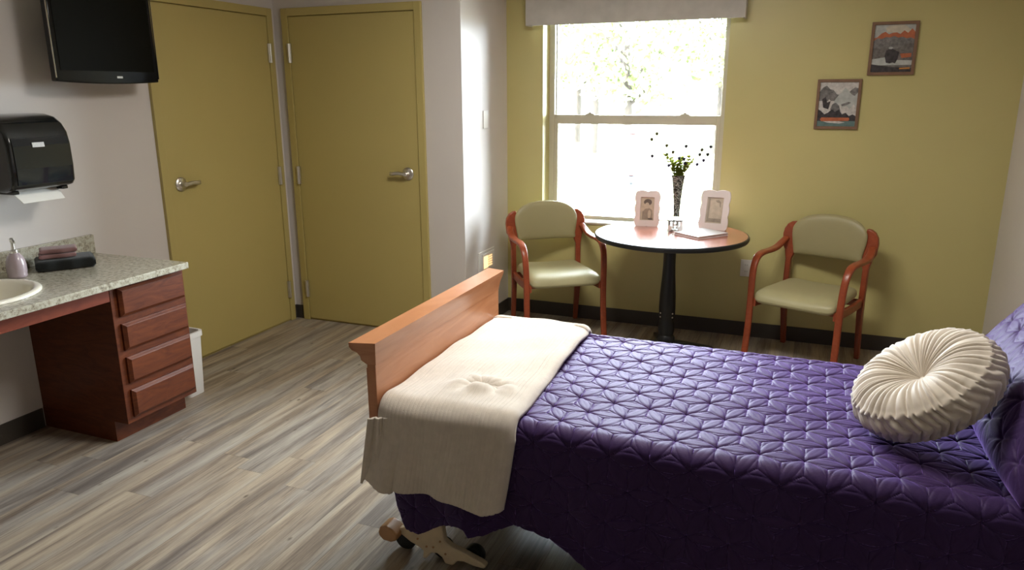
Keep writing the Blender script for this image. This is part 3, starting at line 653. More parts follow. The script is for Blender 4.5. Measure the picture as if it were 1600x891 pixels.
# ------------------------------------------------------------------ chairs
def make_chair(label, seat_mat, back_mat):
    r = root('armchair'); tag(r, label, 'chair', None)
    c, b, D = .237, .268, .485
    for sx in (-1, 1):
        # rear leg rising into the ear
        m = MB(); g = .016
        poly = [(.222, 0), (.252, 0), (.254, .30), (.256, .58), (.268, .64), (.286, .675), (.290, .74), (.284, .775), (.266, .805), (.240, .822), (.215, .825), (.205, .70), (.207, .62), (.222, .58), (.220, .3)]
        def ytilt(z): return -.012+max(0, z-.45)*.10-(.04 if z < .3 else 0)*(.3-z)/.3*-1
        m.prism(poly, lambda p, q: (sx*p, ytilt(q)-g-.0, q), lambda p, q: (sx*p, ytilt(q)+g, q))
        m.build('rear_leg', m_chairw, r, bevel=.006, seg=3, smooth=40)
        # bentwood arm and front leg, one bent strip
        pts = spline([(sx*.262, -.005, .715), (sx*.272, -.05, .690), (sx*.276, -.12, .668), (sx*.276, -.22, .664), (sx*.275, -.32, .667), (sx*.273, -.395, .655), (sx*.271, -.440, .610), (sx*.268, -.462, .53), (sx*.265, -.470, .40), (sx*.265, -.476, .25), (sx*.267, -.490, .10), (sx*.269, -.505, .0)], 5)
        n = len(pts); W = [.040+(.010*math.sin(PI*min(1, i/(n*.55)))) if i < n*.55 else .040 for i in range(n)]
        T = [.024]*n
        m = MB(); m.strip(pts, (1, 0, 0), W, T, .38); m.build('arm', m_chairw, r, smooth=50)
        m = MB(); m.strip([(sx*.243, -.47, .385), (sx*.238, -.2, .37), (sx*.236, -.01, .375)], (1, 0, 0), .024, .05, .2); m.build('side_rail', m_chairw, r, smooth=50)
    m = MB(); m.strip([(-.24, -.015, .37), (.24, -.015, .37)], (0, 1, 0), .022, .045, .2); m.strip([(-.25, -.44, .392), (.25, -.44, .392)], (0, 1, 0), .022, .026, .2); m.build('seat_frame', m_chairw, r, smooth=50)
    # seat
    o = []
    def rc(pts, rad):
        out = []; n = len(pts)
        for i in range(n):
            p0, p1, p2 = Vector(pts[i-1]), Vector(pts[i]), Vector(pts[(i+1) % n]); a = (p0-p1).normalized(); b_ = (p2-p1).normalized()
            for k in range(7):
                t = k/6; out.append(tuple((p1+a*rad)*(1-t)**2+2*p1*t*(1-t)+(p1+b_*rad)*t*t))
            q = p1+b_*rad; e = p2-b_*rad
            for k in range(1, 6): out.append(tuple(q.lerp(e, k/6)))
        return out
    outl = rc([(-.215, .0), (.215, .0), (.246, -.50), (-.246, -.50)], .06)
    m = MB(); m.cushion(outl, .042, lambda x, y, h: (x, y, .428+h-(.020*max(0, (-y-.38)/.12)**2)+.012*(abs(x)/.24)**2*(h > 0)), rings=12, pw=7)
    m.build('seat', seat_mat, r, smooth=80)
    # backrest
    ol = [(-.205, .622), (-.10, .619), (0, .618), (.10, .619), (.205, .622), (.213, .66), (.224, .72), (.228, .765), (.222, .80), (.195, .838), (.15, .866), (.09, .882), (.0, .889), (-.09, .882), (-.15, .866), (-.195, .838), (-.222, .80), (-.228, .765), (-.224, .72), (-.213, .66)]
    ol = [tuple(v)[:2] for v in spline([(a, b_, 0) for a, b_ in ol]+[(ol[0][0], ol[0][1], 0)], 4)[:-1]]
    m = MB(); m.cushion(ol, .026, lambda x, z, h: (x, -.012+.10*(z-.62)-h-.55*x*x+.022+.018*(1-(x/.23)**2)*0, z), rings=12, pw=5)
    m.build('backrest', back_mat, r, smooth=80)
    return r
def copy_tree(o, parent=None):
    c = o.copy(); COL.objects.link(c); c.parent = parent
    for ch in list(o.children): copy_tree(ch, c)
    return c
ch1 = make_chair('olive armchair with cherry bentwood arms left of the round table, under the window', m_seat, m_back)
ch1['group'] = 'armchairs at the round table'
ch2 = copy_tree(ch1); ch2['label'] = 'olive armchair with cherry bentwood arms right of the round table, below the pictures'
ch1.location = (1.785, .552, 0); ch1.rotation_euler = (0, 0, .619)
ch2.location = (3.634, .588, 0); ch2.rotation_euler = (0, 0, -.356)

# ------------------------------------------------------------------ round table
TX, TY, TZ, TR = 2.722, .222, .78, .470
tb = root('round_table', (TX, TY, 0)); tag(tb, 'round cherry-topped pedestal table with black rim by the window', 'table')
m = MB(); m.lathe([(TR-.012, TZ-.006), (TR-.012, TZ), (.001, TZ)], n=96, cap=False); m.lathe([(.001, TZ-.006), (TR-.012, TZ-.006)], n=96, cap=False); m.build('table_top', m_tabletop, tb, smooth=30)
m = MB(); m.lathe([(.001, TZ-.034), (TR-.02, TZ-.034), (TR-.006, TZ-.030), (TR, TZ-.020), (TR, TZ-.010), (TR-.005, TZ-.002), (TR-.0115, TZ-.0005), (TR-.0115, TZ-.007), (.001, TZ-.0065)], n=96, cap=False); m.build('table_rim', m_black, tb, smooth=40)
col = [(.02, .05), (.055, .06), (.058, .10), (.045, .12), (.052, .15), (.050, .20), (.044, .22), (.050, .24), (.052, .30), (.050, .38), (.042, .50), (.038, .58), (.038, .66), (.044, .665), (.044, .675), (.038, .68), (.038, .69), (.044, .695), (.044, .705), (.038, .71), (.05, .725), (.13, .74), (.13, .7455)]
m = MB(); m.lathe(col, n=40); m.build('pedestal', m_black, tb, smooth=40)
for k in range(4):
    m = MB(); a = k*PI/2+.35; d = Vector((math.cos(a), math.sin(a), 0)); sd2 = Vector((-d.y, d.x, 0))
    m.strip(spline([d*.03+Vector((0, 0, .06)), d*.15+Vector((0, 0, .045)), d*.30+Vector((0, 0, .022))]), sd2, .06, [.05]*13 if False else [.05-.025*i/12 for i in range(13)], .25)
    m.build('base_foot', m_black, tb, smooth=50)
for ring, zz in ((.0445, .700), (.0445, .670), (.0525, .27), (.0525, .245)):
    for k in range(4):
        m = MB(); a = PI/4+k*PI/2+.1; m.lathe([(.0001, .004), (.005, .003), (.006, 0)], (ring*math.cos(a), ring*math.sin(a), zz), 10, M=Vector((0, 0, 1)).rotation_difference(Vector((math.cos(a), math.sin(a), 0))).to_matrix().to_4x4())
        m.build('stud', m_steel, tb, smooth=50)

# photo frames on the table
def scallop(w, h, n=26):
    out = []
    per = [(-w, -h, w, -h, 2), (w, -h, w, h, 3), (w, h, -w, h, 2), (-w, h, -w, -h, 3)]
    for x0, y0, x1, y1, k in per:
        for i in range(n):
            t = i/n; b = .009*abs(math.sin(PI*k*t))**.7; dx, dy = x1-x0, y1-y0; L = math.hypot(dx, dy); nx, ny = dy/L, -dx/L
            out.append((x0+dx*t+nx*b, y0+dy*t+ny*b))
    return out
def ring_prism(m, outer, inner, f0, f1):
    n = len(outer); vs = [f0(*p) for p in outer]+[f0(*p) for p in inner]+[f1(*p) for p in outer]+[f1(*p) for p in inner]
    fs = []
    for k in range(n):
        j = (k+1) % n
        fs += [(k, j, n+j, n+k), (2*n+k, 3*n+k, 3*n+j, 2*n+j), (k, 2*n+k, 2*n+j, j), (n+k, n+j, 3*n+j, 3*n+k)]
    m.add(vs, fs)
def on_rect(outer, w, h):
    out = []
    for x, y in outer:
        s_ = max(abs(x)/w, abs(y)/h); out.append((x/s_, y/s_))
    return out
def blob(m, pts, d):
    pts = [(p[0], p[1]) for p in pts]; m.add([(x, d, z) for x, z in pts], [tuple(range(len(pts)))])
def ellipse(cx, cz, rx, rz, n=20): return [(cx+rx*math.cos(2*PI*k/n), cz+rz*math.sin(2*PI*k/n)) for k in range(n)]
m_sep0 = simple('photo_sepia_light', (.46, .38, .29), .35, var=.15, vs=30)
m_sep1 = simple('photo_sepia_dark', (.11, .085, .07), .35, var=.2, vs=30)
m_sep2 = simple('photo_sepia_mid', (.27, .22, .17), .35, var=.2, vs=30)
def photo_frame(loc, rz, w, h, tilt, label, kind):
    r = root('photo_frame', loc, rz); tag(r, label, 'photo frame')
    tl = math.tan(tilt)
    def T0(d): return lambda x, z: (x, d+z*tl, z)
    cz = h+.003
    outer = [(x, z) for x, z in scallop(w, h)]; inner = on_rect(outer, w*.60, h*.68)
    m = MB(); sh = lambda f: (lambda x, z: f(x, z+cz))
    ring_prism(m, outer, inner, sh(T0(-.008)), sh(T0(.006))); m.build('frame_border', m_photofr, r, smooth=35, bevel=.0015)
    m = MB(); m.prism([(-w*.62, -h*.70), (w*.62, -h*.70), (w*.62, h*.70), (-w*.62, h*.70)], sh(T0(.0)), sh(T0(.005)))
    ph = m.build('photo', m_sep0, r)
    def flat(name, pts, d, mat):
        m = MB(); vs = [T0(d)(x, z+cz) for x, z in pts]+[T0(d+.0006)(x, z+cz) for x, z in pts]; n = len(pts)
        m.add(vs, [tuple(range(n)), tuple(range(n, 2*n))[::-1]]+[(k, (k+1) % n, n+(k+1) % n, n+k) for k in range(n)]); o = m.build(name, mat, ph)
    if kind == 0:
        flat('hair_shape', ellipse(.002, .042, .026, .020), -.0008, m_sep1); flat('face_shape', ellipse(-.002, .022, .014, .018), -.0016, m_sep0)
        flat('dress_shape', [(-.032, -.068), (-.030, -.02), (-.012, .0), (.014, .004), (.034, -.01), (.036, -.068)], -.0008, m_sep2)
        flat('arm_shape', ellipse(.014, -.035, .010, .028), -.0016, m_sep0); flat('shadow_shape', ellipse(.022, -.064, .016, .006), -.0024, m_sep1)
    else:
        flat('backdrop_shape', [(-.045, -.072), (-.045, .072), (-.032, .072), (-.032, -.05), (.045, -.05), (.045, -.072)], -.0008, m_sep2)
        flat('face_shape', ellipse(.006, .028, .022, .026), -.0008, m_sep0); flat('hair_shape', [(.0, .06), (.02, .064), (.036, .05), (.036, .02), (.03, .02), (.026, .045), (.008, .05)], -.0016, m_sep2)
        flat('dress_shape', ellipse(.0, -.025, .026, .026), -.0016, m_sep0)
    m = MB(); m.add([(-.02, .008+(h*1.1)*tl, h*1.1), (.02, .008+(h*1.1)*tl, h*1.1), (.02, .075, .001), (-.02, .075, .001), (-.02, .012+(h*1.1)*tl, h*1.1), (.02, .012+(h*1.1)*tl, h*1.1), (.02, .079, .001), (-.02, .079, .001)], [(0, 1, 2, 3), (4, 7, 6, 5), (0, 4, 5, 1), (2, 6, 7, 3), (0, 3, 7, 4), (1, 5, 6, 2)]); m.build('easel_back', m_photofr, r)
photo_frame((2.527, .415, TZ), .12, .073, .108, .20, 'white scalloped photo frame left of the vase, sepia portrait', 0)
photo_frame((2.945, .432, TZ), -.10, .084, .116, .28, 'white scalloped photo frame right of the vase, leaning back', 1)

vs_ = root('vase', (2.716, .425, TZ)); tag(vs_, 'tall dark beaded trumpet vase holding flowers on the table', 'vase')
m = MB(); m.lathe([(.019, .075), (.019, .10), (.024, .18), (.030, .25), (.039, .315), (.045, .337), (.043, .337), (.037, .312), (.028, .25), (.022, .18), (.016, .10)], n=32, cap=False); m.build('vase_body', m_vase, vs_, smooth=60)
m = MB(); m.lathe([(.036, 0), (.037, .004), (.022, .010), (.017, .02), (.0165, .06), (.019, .076), (.001, .078)], n=32); m.build('glass_foot', m_clear, vs_, smooth=60)
chd = root('candle_holder', (2.725, .322, TZ)); tag(chd, 'small square mirrored glass holder in front of the vase', 'candle holder'); chd.rotation_euler = (0, 0, .25)
m = MB()
for sx in (-1, 1):
    m.box(sx*.045-.003, sx*.045+.003, -.045, .045, 0, .075)
    m.box(-.042, .042, sx*.045-.003, sx*.045+.003, 0, .075)
m.box(-.042, .042, -.042, .042, 0, .006); m.build('glass_walls', m_clear, chd)
for k, (x, z, a, b) in enumerate([(-.036, .037, .007, .034), (.036, .037, .007, .034), (-.012, .045, .006, .026), (.012, .045, .006, .026), (0, .044, .010, .006), (0, .007, .038, .006), (.0, .068, .038, .005), (-.024, .024, .005, .012), (.024, .024, .005, .012)]):
    m = MB(); m.box(x-a, x+a, -.0502, -.0481, z-b, z+b); m.build('mirror_tile', m_mirror, chd)
bk = root('closed_notebook', (2.905, .222, TZ), math.radians(-37)); tag(bk, 'white flat closed notebook lying on the right of the table', 'notebook')
m = MB(); m.box(-.103, .103, -.125, .125, .0005, .0035); m.box(-.103, .103, -.125, .125, .0145, .0175); m.box(-.103, -.100, -.125, .125, .0035, .0145); m.build('cover', simple('notebook_cover', (.72, .72, .74), .25, var=.02), bk, bevel=.0008)
m = MB(); m.box(-.0995, .100, -.122, .122, .0036, .0144); m.build('pages', simple('pages_edge', (.50, .42, .40), .7, var=.1, vs=60), bk)

# flowers: each a thin stem with a small bloom
heads = [(2.541, 1.337, 1), (2.575, 1.373, 1), (2.632, 1.298, 2), (2.553, 1.234, 0), (2.637, 1.243, 0), (2.655, 1.176, 0), (2.683, 1.262, 2), (2.716, 1.222, 0), (2.762, 1.300, 0), (2.755, 1.192, 0), (2.911, 1.300, 0), (2.895, 1.253, 0), (2.855, 1.278, 1), (2.838, 1.246, 0), (2.834, 1.190, 0), (2.870, 1.215, 0), (2.745, 1.216, 0)]
flower_labels = ['olive bud at the upper left of the bouquet, second highest', 'olive bud topmost in the whole bouquet', 'olive bud left of centre above the leaves', 'dark bloom lowest at the far left, apart from the leaves',
    'dark bloom on the left halfway up the bouquet', 'dark bloom low on the left touching the leaves', 'pale-stemmed olive bud just above the left leaves', 'dark bloom above the middle of the leaves',
    'dark bloom alone high above the right of the vase', 'dark bloom low among the right leaves', 'dark bloom furthest right, highest on that side', 'dark bloom below the furthest right one',
    'olive bud on the right between two dark blooms', 'dark bloom on the right just left of the olive bud', 'dark bloom lowest on the right side', 'dark bloom low right, furthest out beneath the others', 'dark bloom at the centre right above the leaf tips']
for i, (hx, hz2, kd) in enumerate(heads):
    y = .425+random.uniform(-.05, .04); b0 = Vector((2.716+(hx-2.716)*.06, .425, TZ+.20)); tip = Vector((hx, y, hz2)); rim = Vector((2.716+(hx-2.716)*.16, .425+(y-.425)*.2, TZ+.335))
    st = spline([b0, rim, rim.lerp(tip, .5)+Vector(((hx-2.716)*-.05, 0, .015)), tip], 5)
    r = root('flower', tuple(b0)); tag(r, flower_labels[i], 'flower', 'small blooms in the vase')
    m = MB(); m.tube([p-b0 for p in st], .0005, 5); m.build('stem', m_leaf, r)
    m = MB()
    for k in range(5):
        a = k*2*PI/5; d = Vector((math.cos(a), math.sin(a)*.8, .5)).normalized(); p = tip-b0; s_ = .016
        sd2 = d.cross(Vector((0, 0, 1))).normalized(); m.add([p, p+d*s_*.6+sd2*s_*.42, p+d*s_*1.25, p+d*s_*.6-sd2*s_*.42, p+d*s_*.6+Vector((0, 0, .003))], [(0, 1, 4), (1, 2, 4), (2, 3, 4), (3, 0, 4)])
    m.lathe([(.0005, -.010), (.0085, -.004), (.010, .004), (.005, .011), (.0003, .013)], tuple(tip-b0), 8)
    m.build('bloom', m_bloomg if kd else m_bloom, r, smooth=60)
for i in range(9):
    a = i/8-.5; ln = random.uniform(.07, .12); b0 = Vector((2.716+a*.02, .425, TZ+.25))
    tip = Vector((2.716+a*.17+random.uniform(-.01, .01), .425+random.uniform(-.04, .03), TZ+.335+ln)); rim = Vector((2.716+a*.055, .425, TZ+.34))
    st = spline([b0, rim, tip], 6); r = root('foliage_sprig', tuple(b0)); tag(r, 'yellow-green leafy sprig rising from the beaded vase', 'foliage', 'green sprigs in the vase')
    m = MB(); m.tube([p-b0 for p in st], .0012, 5); m.build('stem', m_leaf, r)
    m = MB()
    for p in st[5:]:
        for k in range(8):
            an = random.uniform(0, 2*PI); d = Vector((math.cos(an), math.sin(an), random.uniform(.4, 1.4))).normalized(); sd2 = d.cross(Vector((.1, .3, 1))).normalized(); L2 = random.uniform(.016, .034); q0 = p-b0
            m.add([q0, q0+d*L2*.5+sd2*L2*.32, q0+d*L2, q0+d*L2*.5-sd2*L2*.32], [(0, 1, 2, 3)])
    m.build('leaves', m_leaf, r)

# ------------------------------------------------------------------ pictures on the olive wall
def poster(loc, w, h, label, layers):
    r = root('framed_poster', loc); tag(r, label, 'picture')
    ol = [(-w, -h), (w, -h), (w, h), (-w, h)]; fw2 = .017; il = [(-w+fw2, -h+fw2), (w-fw2, -h+fw2), (w-fw2, h-fw2), (-w+fw2, h-fw2)]
    m = MB(); ring_prism(m, ol, il, lambda x, z: (x, -.018, z), lambda x, z: (x, -.001, z)); m.build('frame_border', m_frame, r, bevel=.0015)
    m = MB(); m.box(-w+fw2, w-fw2, -.008, -.002, -h+fw2, h-fw2); p = m.build('print', layers[0], r)
    for i, (nm, pts, mat) in enumerate(layers[1:]):
        d = -.0088-.0006*i; pts = [(max(-w+fw2, min(w-fw2, x)), max(-h+fw2, min(h-fw2, z))) for x, z in pts]
        m = MB(); m.prism(pts, lambda x, z: (x, d, z), lambda x, z: (x, d+.0005, z)); m.build(nm, mat, p)
    return r
def P_(n, c, **k): return simple(n, c, .3, var=k.get('var', .15), vs=k.get('vs', 40))
p_sky = P_('print_sky', (.42, .44, .42)); p_cream = P_('print_cream', (.52, .48, .38)); p_grey = P_('print_grey', (.17, .165, .16), var=.4, vs=60); p_dark = P_('print_dark', (.05, .045, .048), var=.4, vs=60)
p_snow = P_('print_snow', (.52, .50, .47), var=.2, vs=70); p_red = P_('print_rust', (.42, .13, .06)); p_teal = P_('print_teal', (.12, .19, .18)); p_rock = P_('print_rock', (.15, .14, .13), var=.35, vs=60); p_green = P_('print_green', (.10, .115, .05)); p_orange = P_('print_orange', (.52, .22, .05))
def jag(x0, x1, zb, zs):
    n = len(zs); return [(x0, zb)]+[(x0+(x1-x0)*i/(n-1), z) for i, z in enumerate(zs)]+[(x1, zb)]
w1, h1 = .1245, .149
poster((3.609, YW, 1.5505), w1, h1, 'lower brown-framed poster of snowy mountains with an orange band', [p_snow,
    ('peak_shape', jag(-.11, .11, .02, [.075, .10, .112, .09, .085, .06, .055, .075, .06, .085, .10, .095]), p_grey),
    ('snowfield_shape', jag(-.02, .11, -.05, [.02, .05, .07, .10, .08, .06, .05, .07]), p_sky),
    ('slope_shape', jag(-.11, .11, -.12, [-.01, .02, .00, .03, .01, -.02, .005, -.02, -.01, -.03, -.0, -.02]), p_snow),
    ('gully_shape', [(-.09, .03), (-.07, .045), (-.06, .01), (-.04, .02), (-.05, -.03), (-.08, -.02)], p_dark),
    ('boulder_shape', [(-.04, -.03), (-.03, .0), (-.01, .01), (.01, -.01), (.02, -.04), (-.02, -.055)], p_grey),
    ('ledge_shape', [(.02, -.0), (.06, .015), (.075, .01), (.05, -.005), (.025, -.012)], p_grey),
    ('forest_shape', jag(-.11, .11, -.12, [-.03, -.04, -.06, -.05, -.03, -.045, -.03, -.06, -.05, -.07, -.06, -.07]), p_dark),
    ('lake_shape', [(-.11, -.10), (.11, -.10), (.11, -.135), (-.11, -.135)], p_teal),
    ('foam_shape', [(-.08, -.10), (.0, -.098), (.05, -.108), (.02, -.115), (-.05, -.11)], p_snow),
    ('title_band', [(-.085, -.079), (.07, -.079), (.075, -.088), (.07, -.099), (-.085, -.102), (-.092, -.09)], p_red)])
poster((3.879, YW, 1.8715), .1245, .151, 'upper brown-framed poster with rust-red mountain above grey slopes', [p_sky,
    ('cloud_shape', [(-.05, .115), (-.03, .13), (.05, .13), (.09, .10), (.07, .085), (-.04, .09)], p_cream),
    ('ridge_shape', jag(-.11, .11, -.12, [.06, .065, .085, .095, .08, .088, .09, .08, .10, .085, .11, .09]), p_red),
    ('slope_shape', jag(-.11, .11, -.12, [.045, .06, .055, .065, .062, .07, .06, .065, .055, .06, .05]), p_grey),
    ('meadow_shape', jag(-.11, .11, -.12, [-.0, .01, -.005, .01, .0, -.01, .0, .01, .02, .03, .025]), p_rock),
    ('bank_shape', [(-.11, -.06), (-.11, -.095), (.11, -.095), (.11, -.07), (.02, -.065), (-.04, -.05)], p_sky),
    ('bush_shape', [(-.04, -.04), (-.035, -.01), (-.005, .0), (.02, -.015), (.035, -.02), (.03, -.06), (.02, -.085), (.005, -.08), (-.01, -.085), (-.03, -.08)], p_dark),
    ('flower_shape', ellipse(-.012, .003, .012, .007), p_sky),
    ('rock_shape', [(.04, -.03), (.10, -.028), (.10, -.05), (.05, -.055)], p_red),
    ('ground_shape', [(-.11, -.088), (-.04, -.10), (.0, -.106), (.11, -.112), (.11, -.14), (-.11, -.14)], p_dark),
    ('title_band', [(.045, -.111), (.10, -.108), (.10, -.117), (.045, -.119)], p_orange)])

# outlets and plates
def plate(name, loc, rz, w, h, label, cat, extra=None):
    r = root(name, loc, rz); tag(r, label, cat); m = MB(); m.box(-w/2, w/2, -.007, 0, -h/2, h/2); m.build('cover_plate', m_plate, r, bevel=.002)
    return r
o = plate('wall_outlet', (3.148, YW, .477), 0, .076, .116, 'white outlet on the olive wall behind the right armchair', 'outlet')
for zz in (-.022, .022):
    m = MB(); m.box(-.017, .017, -.009, -.0072, zz-.014, zz+.014); s_ = m.build('socket', m_plate, o, bevel=.003)
    for xx in (-.006, .006):
        m = MB(); m.box(xx-.001, xx+.001, -.0094, -.009, zz-.004, zz+.005); m.build('slot', m_rubber, s_)
nl = plate('night_light', (XC, .335, .480), PI/2, .27, .150, 'wall night light glowing warm on the narrow white wall', 'night light')
m = MB(); m.box(-.085, .115, -.012, -.0072, -.062, .055); m.build('housing', m_plate, nl, bevel=.002)
m = MB(); m.box(-.065, .0, -.016, -.0122, -.050, .036); m.build('glowing_lens', simple('night_light_lens', (.9, .7, .4), .4, emis=(1, .66, .28), es=1.1), nl, bevel=.002)
m = MB()
for k in range(5): m.box(.004, .075, -.016, -.0122, -.045+k*.017, -.036+k*.017)
m.build('louvre', simple('night_light_louvre', (.9, .7, .4), .4, emis=(1, .6, .28), es=.7), nl)
plate('blank_plate', (XC, .352, 1.453), PI/2, .075, .117, 'white blank cover plate high on the narrow white wall', 'wall plate')

# ------------------------------------------------------------------ washstand
CZ = .82
ct = root('countertop', (.32, -2.5, CZ)); tag(ct, 'speckled beige granite countertop with backsplash', 'countertop')
x0, x1, y0, y1 = .001-.32, .655-.32, -3.35+2.5, -1.612+2.5
scx, scy, rx, ry = -.018, .055, .225, .235
angs = sorted(set([2*PI*k/96 for k in range(96)]+[math.atan2(b-scy, a-scx) % (2*PI) for a in (x0, x1) for b in (y0, y1)]))
outer = []; inner = []
for a in angs:
    c_, s_ = math.cos(a), math.sin(a); t = min([v for v in ((x1-scx)/c_ if c_ > 1e-9 else 9, (x0-scx)/c_ if c_ < -1e-9 else 9, (y1-scy)/s_ if s_ > 1e-9 else 9, (y0-scy)/s_ if s_ < -1e-9 else 9)])
    outer.append((scx+c_*t, scy+s_*t)); inner.append((scx+rx*c_, scy+ry*s_))
m = MB(); ring_prism(m, outer, inner, lambda x, y: (x, y, -.032), lambda x, y: (x, y, 0)); m.build('slab', m_granite, ct, bevel=.004)
m = MB(); m.box(x0, x0+.02, y0, y1, 0.0005, .098); m.build('backsplash', m_granite, ct, bevel=.003)
sk = root('sink', (.32+scx, -2.5+scy, CZ)); tag(sk, 'cream oval drop-in sink basin in the granite countertop', 'sink')
m = MB(); prof = [(.262, .001), (.262, .008), (.256, .013), (.244, .015), (.232, .012), (.222, .0), (.212, -.03), (.185, -.09), (.12, -.135), (.03, -.145), (.001, -.145), (.001, -.15), (.03, -.152), (.125, -.143), (.192, -.095), (.219, -.03), (.222, -.002)]
m.lathe(prof, n=72, cap=False, sx=.96); m.build('basin', m_ceram, sk, smooth=50)
fa = root('faucet', (.075, -2.46, CZ)); tag(fa, 'chrome faucet behind the oval sink', 'faucet')
m = MB(); m.lathe([(.027, 0), (.027, .01), (.02, .02), (.018, .08), (.0, .085)], n=24); m.tube(spline([(0, 0, .05), (.04, 0, .10), (.10, 0, .115), (.13, 0, .10)]), .011, 12); m.build('spout', m_steel, fa, smooth=50)

cb = root('drawer_cabinet', (.0, -1.8, 0)); tag(cb, 'dark cherry four-drawer cabinet under the right end of the counter', 'cabinet')
cy0, cy1 = -2.022+1.8, -1.59+1.8; FX = .585
m = MB(); m.box(.001, FX, cy0, cy1, .105, CZ-.033); m.build('carcass', m_cherry, cb, bevel=.002)
m = MB(); m.box(.001, .495, cy0, cy1, 0, .105); m.build('toe_kick', m_cherry, cb)
dz = [(.640, .755), (.478, .604), (.316, .442), (.140, .280)]
dz = [(.632, .768), (.468, .598), (.304, .434), (.132, .270)]
for a, b_ in dz:
    m = MB(); yA, yB = cy0+.034, cy1-.012
    lv = [(0, 0, 0), (.010, 0, 0), (.013, .004, .004), (.020, .012, .012), (.022, .015, .015)]
    vs2 = []; 
    for d, i_, j_ in lv:
        vs2 += [(FX+d, yA+i_, a+j_), (FX+d, yB-i_, a+j_), (FX+d, yB-i_, b_-j_), (FX+d, yA+i_, b_-j_)]
    fs2 = [(0, 3, 2, 1), (16, 17, 18, 19)]
    for l in range(4):
        for k in range(4): fs2.append((l*4+k, l*4+(k+1) % 4, (l+1)*4+(k+1) % 4, (l+1)*4+k))
    m.add(vs2, fs2); m.build('drawer', m_cherry, cb)
ap = B(.565, .585, -3.35, -2.024, .715, CZ-.033).build('apron_panel', m_apron, bevel=.002); tag(ap, 'cherry apron board under the sink counter', 'apron')
# support panel at the hidden far end
cb2 = B(.001, .56, -3.35, -3.33, 0, CZ-.033).build('support_panel', m_cherry); tag(cb2, 'cherry end panel carrying the counter', 'panel')

tc = root('waste_bin', (.335, -1.43, 0)); tag(tc, 'white rectangular waste bin between cabinet and olive door', 'waste bin')
def bin_mesh(o, i):
    m = MB(); hx, hy, zt = .105, .07, .365
    lv = [(.86*hx, .86*hy, 0), (hx, hy, zt-.03), (hx+.007, hy+.007, zt-.03), (hx+.007, hy+.007, zt), (hx-.006, hy-.006, zt), (.84*hx, .82*hy, .008)]
    vs3 = []
    for a, b_, z in lv:
        for k in range(32):
            t = 2*PI*k/32; c_, s_ = math.cos(t), math.sin(t); e = .35
            vs3.append((a*math.copysign(abs(c_)**e, c_), b_*math.copysign(abs(s_)**e, s_), z))
    n = 32; fs3 = [(l*n+k, l*n+(k+1) % n, (l+1)*n+(k+1) % n, (l+1)*n+k) for l in range(5) for k in range(n)]+[tuple(range(n))[::-1], tuple(5*n+k for k in range(n))]
    m.add(vs3, fs3); return m
bin_mesh(0, 0).build('bin_body', m_can, tc, smooth=40)

# soap dispenser, towels
sp_ = root('soap_dispenser', (.165, -2.14, CZ)); tag(sp_, 'lilac glass soap pump bottle beside the sink', 'soap dispenser')
m = MB(); m.lathe([(.033, 0), (.038, .004), (.040, .012), (.0385, .018), (.041, .03), (.041, .06), (.038, .08), (.031, .098), (.022, .110), (.015, .118)], n=32); m.build('bottle', m_soap, sp_, smooth=60)
m = MB(); m.lathe([(.017, .112), (.018, .116), (.017, .128), (.008, .132), (.007, .165), (.010, .167), (.010, .180), (.004, .184)], n=24); m.tube(spline([(0, 0, .174), (.02, -.01, .178), (.042, -.02, .168)], 4), .0055, 10); m.build('pump', m_steel, sp_, smooth=50)
def folded(name, loc, rz, w, d, h, layers, mat, label, cat='towel'):
    r = root(name, loc, rz); tag(r, label, cat); lh = h/layers
    for k in range(layers):
        m = MB(); sh = .006*((k*37) % 3-1); n1 = 26
        prof = []
        hw, ht = w/2-.004*k, lh/2
        for i in range(24):
            t = 2*PI*i/24; c_, s_ = math.cos(t), math.sin(t); prof.append((math.copysign(abs(c_)**.25, c_)*hw, math.copysign(abs(s_)**.6, s_)*ht))
        vs4 = []
        for j in range(n1):
            yy = -d/2+d*j/(n1-1); e = min(1, min(j, n1-1-j)/2+.55)
            for a, b_ in prof: vs4.append((a*(1-.02*(1-e))+.003*math.sin(yy*60+k), yy+sh, ht+k*lh+b_*e*1.02+(.003*math.sin(a*25+k*2))*min(1,k)))
        n = 24; fs4 = [(j*n+i, j*n+(i+1) % n, (j+1)*n+(i+1) % n, (j+1)*n+i) for j in range(n1-1) for i in range(n)]+[tuple(range(n))[::-1], tuple((n1-1)*n+i for i in range(n))]
        m.add(vs4, fs4); m.build('fold', mat, r, smooth=70)
    return r
folded('hand_towel', (.182, -1.905, CZ+.001), -.61, .17, .25, .052, 1, m_towd, 'charcoal folded towel under the mauve washcloth')
folded('washcloth', (.172, -1.932, CZ+.055), -.61, .10, .155, .046, 2, m_towm, 'mauve folded washcloth on top of the charcoal towel', 'washcloth')

# ------------------------------------------------------------------ paper towel dispenser
pt = root('paper_towel_dispenser', (0, -1.985, 1.21)); tag(pt, 'black paper towel dispenser on the left wall above the counter', 'towel dispenser')
def side_prof():   # x out of wall, z
    return [(.001, 0), (.17, -.005), (.225, .01), (.24, .03), (.245, .10), (.243, .20), (.232, .255), (.205, .295), (.165, .322), (.11, .335), (.04, .338), (.001, .335)]
hw = .155
sp2 = [(a, b_) for a, b_ in side_prof()]
m = MB(); ww = lambda z: hw-(.012 if z > .25 else 0)
m.prism(sp2, lambda a, b_: (a, -hw, b_), lambda a, b_: (a, hw, b_)); m.build('cover', m_plastic, pt, bevel=.018, seg=4, smooth=50)
m = MB(); m.prism([(.242, .028), (.2475, .10), (.2455, .20), (.238, .235), (.232, .235), (.239, .10), (.236, .028)], lambda a, b_: (a+.002, -hw+.022, b_), lambda a, b_: (a+.002, hw-.018, b_)); m.build('smoked_window', m_smoke, pt, bevel=.001)
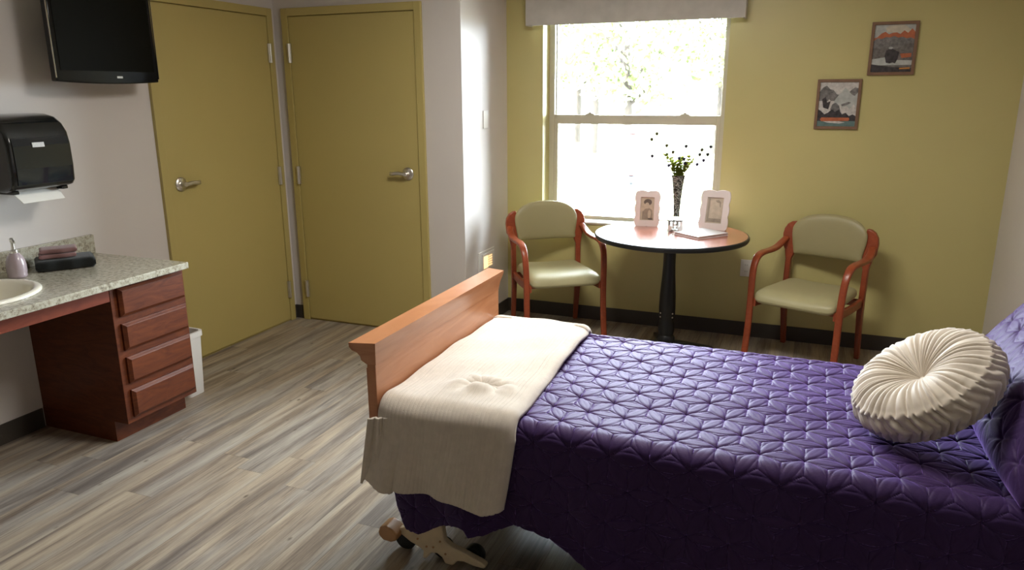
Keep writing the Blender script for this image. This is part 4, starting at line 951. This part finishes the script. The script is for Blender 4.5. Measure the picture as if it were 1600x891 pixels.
m = MB(); m.prism([(.2505, .193), (.2475, .214), (.2445, .214), (.2475, .193)], lambda a, b_: (a+.0015, -.045, b_), lambda a, b_: (a+.0015, .012, b_)); m.build('badge', simple('badge_silver', (.5, .5, .48), .3, var=.1, vs=80), pt)
for ya in (-hw+.02, hw-.05): MB().box(.06, .20, ya, ya+.03, -.014, .002).build('lower_guide', m_plastic, pt, bevel=.003)
m = MB(); m.add([(.15, -.115, -.002), (.15, .11, -.002), (.20, .11, -.058), (.20, -.095, -.058), (.152, -.115, .0), (.152, .11, .0), (.202, .11, -.056), (.202, -.095, -.056)], [(0, 1, 2, 3), (4, 7, 6, 5), (0, 4, 5, 1), (2, 6, 7, 3), (0, 3, 7, 4), (1, 5, 6, 2)]); m.build('paper_sheet', m_paper, pt)

# ------------------------------------------------------------------ television
tv = root('television', (.19, -1.517, 1.90)); tag(tv, 'black flat television on the left wall above the paper towel dispenser', 'television')
hw, zb, zt = .298, -.212, .235
m = MB(); pf = []
for i in range(21):
    t = -1+2*i/20; pf.append((t*hw, zb-.010*(1-t*t)+.004))
pf += [(hw-.004, zt), (-hw+.004, zt)]
m.prism(pf, lambda a, b_: (.0, a, b_), lambda a, b_: (-.045, a*.985, b_)); m.build('bezel', m_tv, tv, bevel=.006, seg=3, smooth=40)
m = MB(); m.box(.0005, .0025, -hw+.026, hw-.026, zb+.055, zt-.03); m.build('screen', m_tvs, tv)
m = MB(); m.box(-.085, -.045, -.2, .2, -.15, .16); m.build('rear_housing', m_tv, tv, bevel=.02, seg=3)
m = MB(); m.box(.0005, .002, .035, .068, zb+.022, zb+.032); m.build('logo_badge', simple('tv_badge', (.45, .45, .42), .3), tv)
m = MB(); m.box(-.1885, -.175, -.1, .1, -.1, .1); m.box(-.175, -.085, -.03, .03, -.03, .03); m.build('wall_mount', m_black, tv, bevel=.003)
m_trim = simple('tv_edge_trim', (.55, .52, .45), .15, 1)
for sy in (-1, 1): MB().box(-.004, .0025, sy*(hw+.0002)-.0012, sy*(hw+.0002)+.0012, zb+.02, zt-.02).build('edge_trim', m_trim, tv)

# unseen rim added around the fill light above the bed
cl = root('fill_light_frame', (2.7, -1.45, 2.57)); tag(cl, 'added rectangular rim of the unseen fill light above the bed', 'fill light')
m = MB(); ring_prism(m, [(-.6, -.3), (.6, -.3), (.6, .3), (-.6, .3)], [(-.565, -.265), (.565, -.265), (.565, .265), (-.565, .265)], lambda x, y: (x, y, -.03), lambda x, y: (x, y, .03)); m.build('fixture_rim', m_plate, cl)
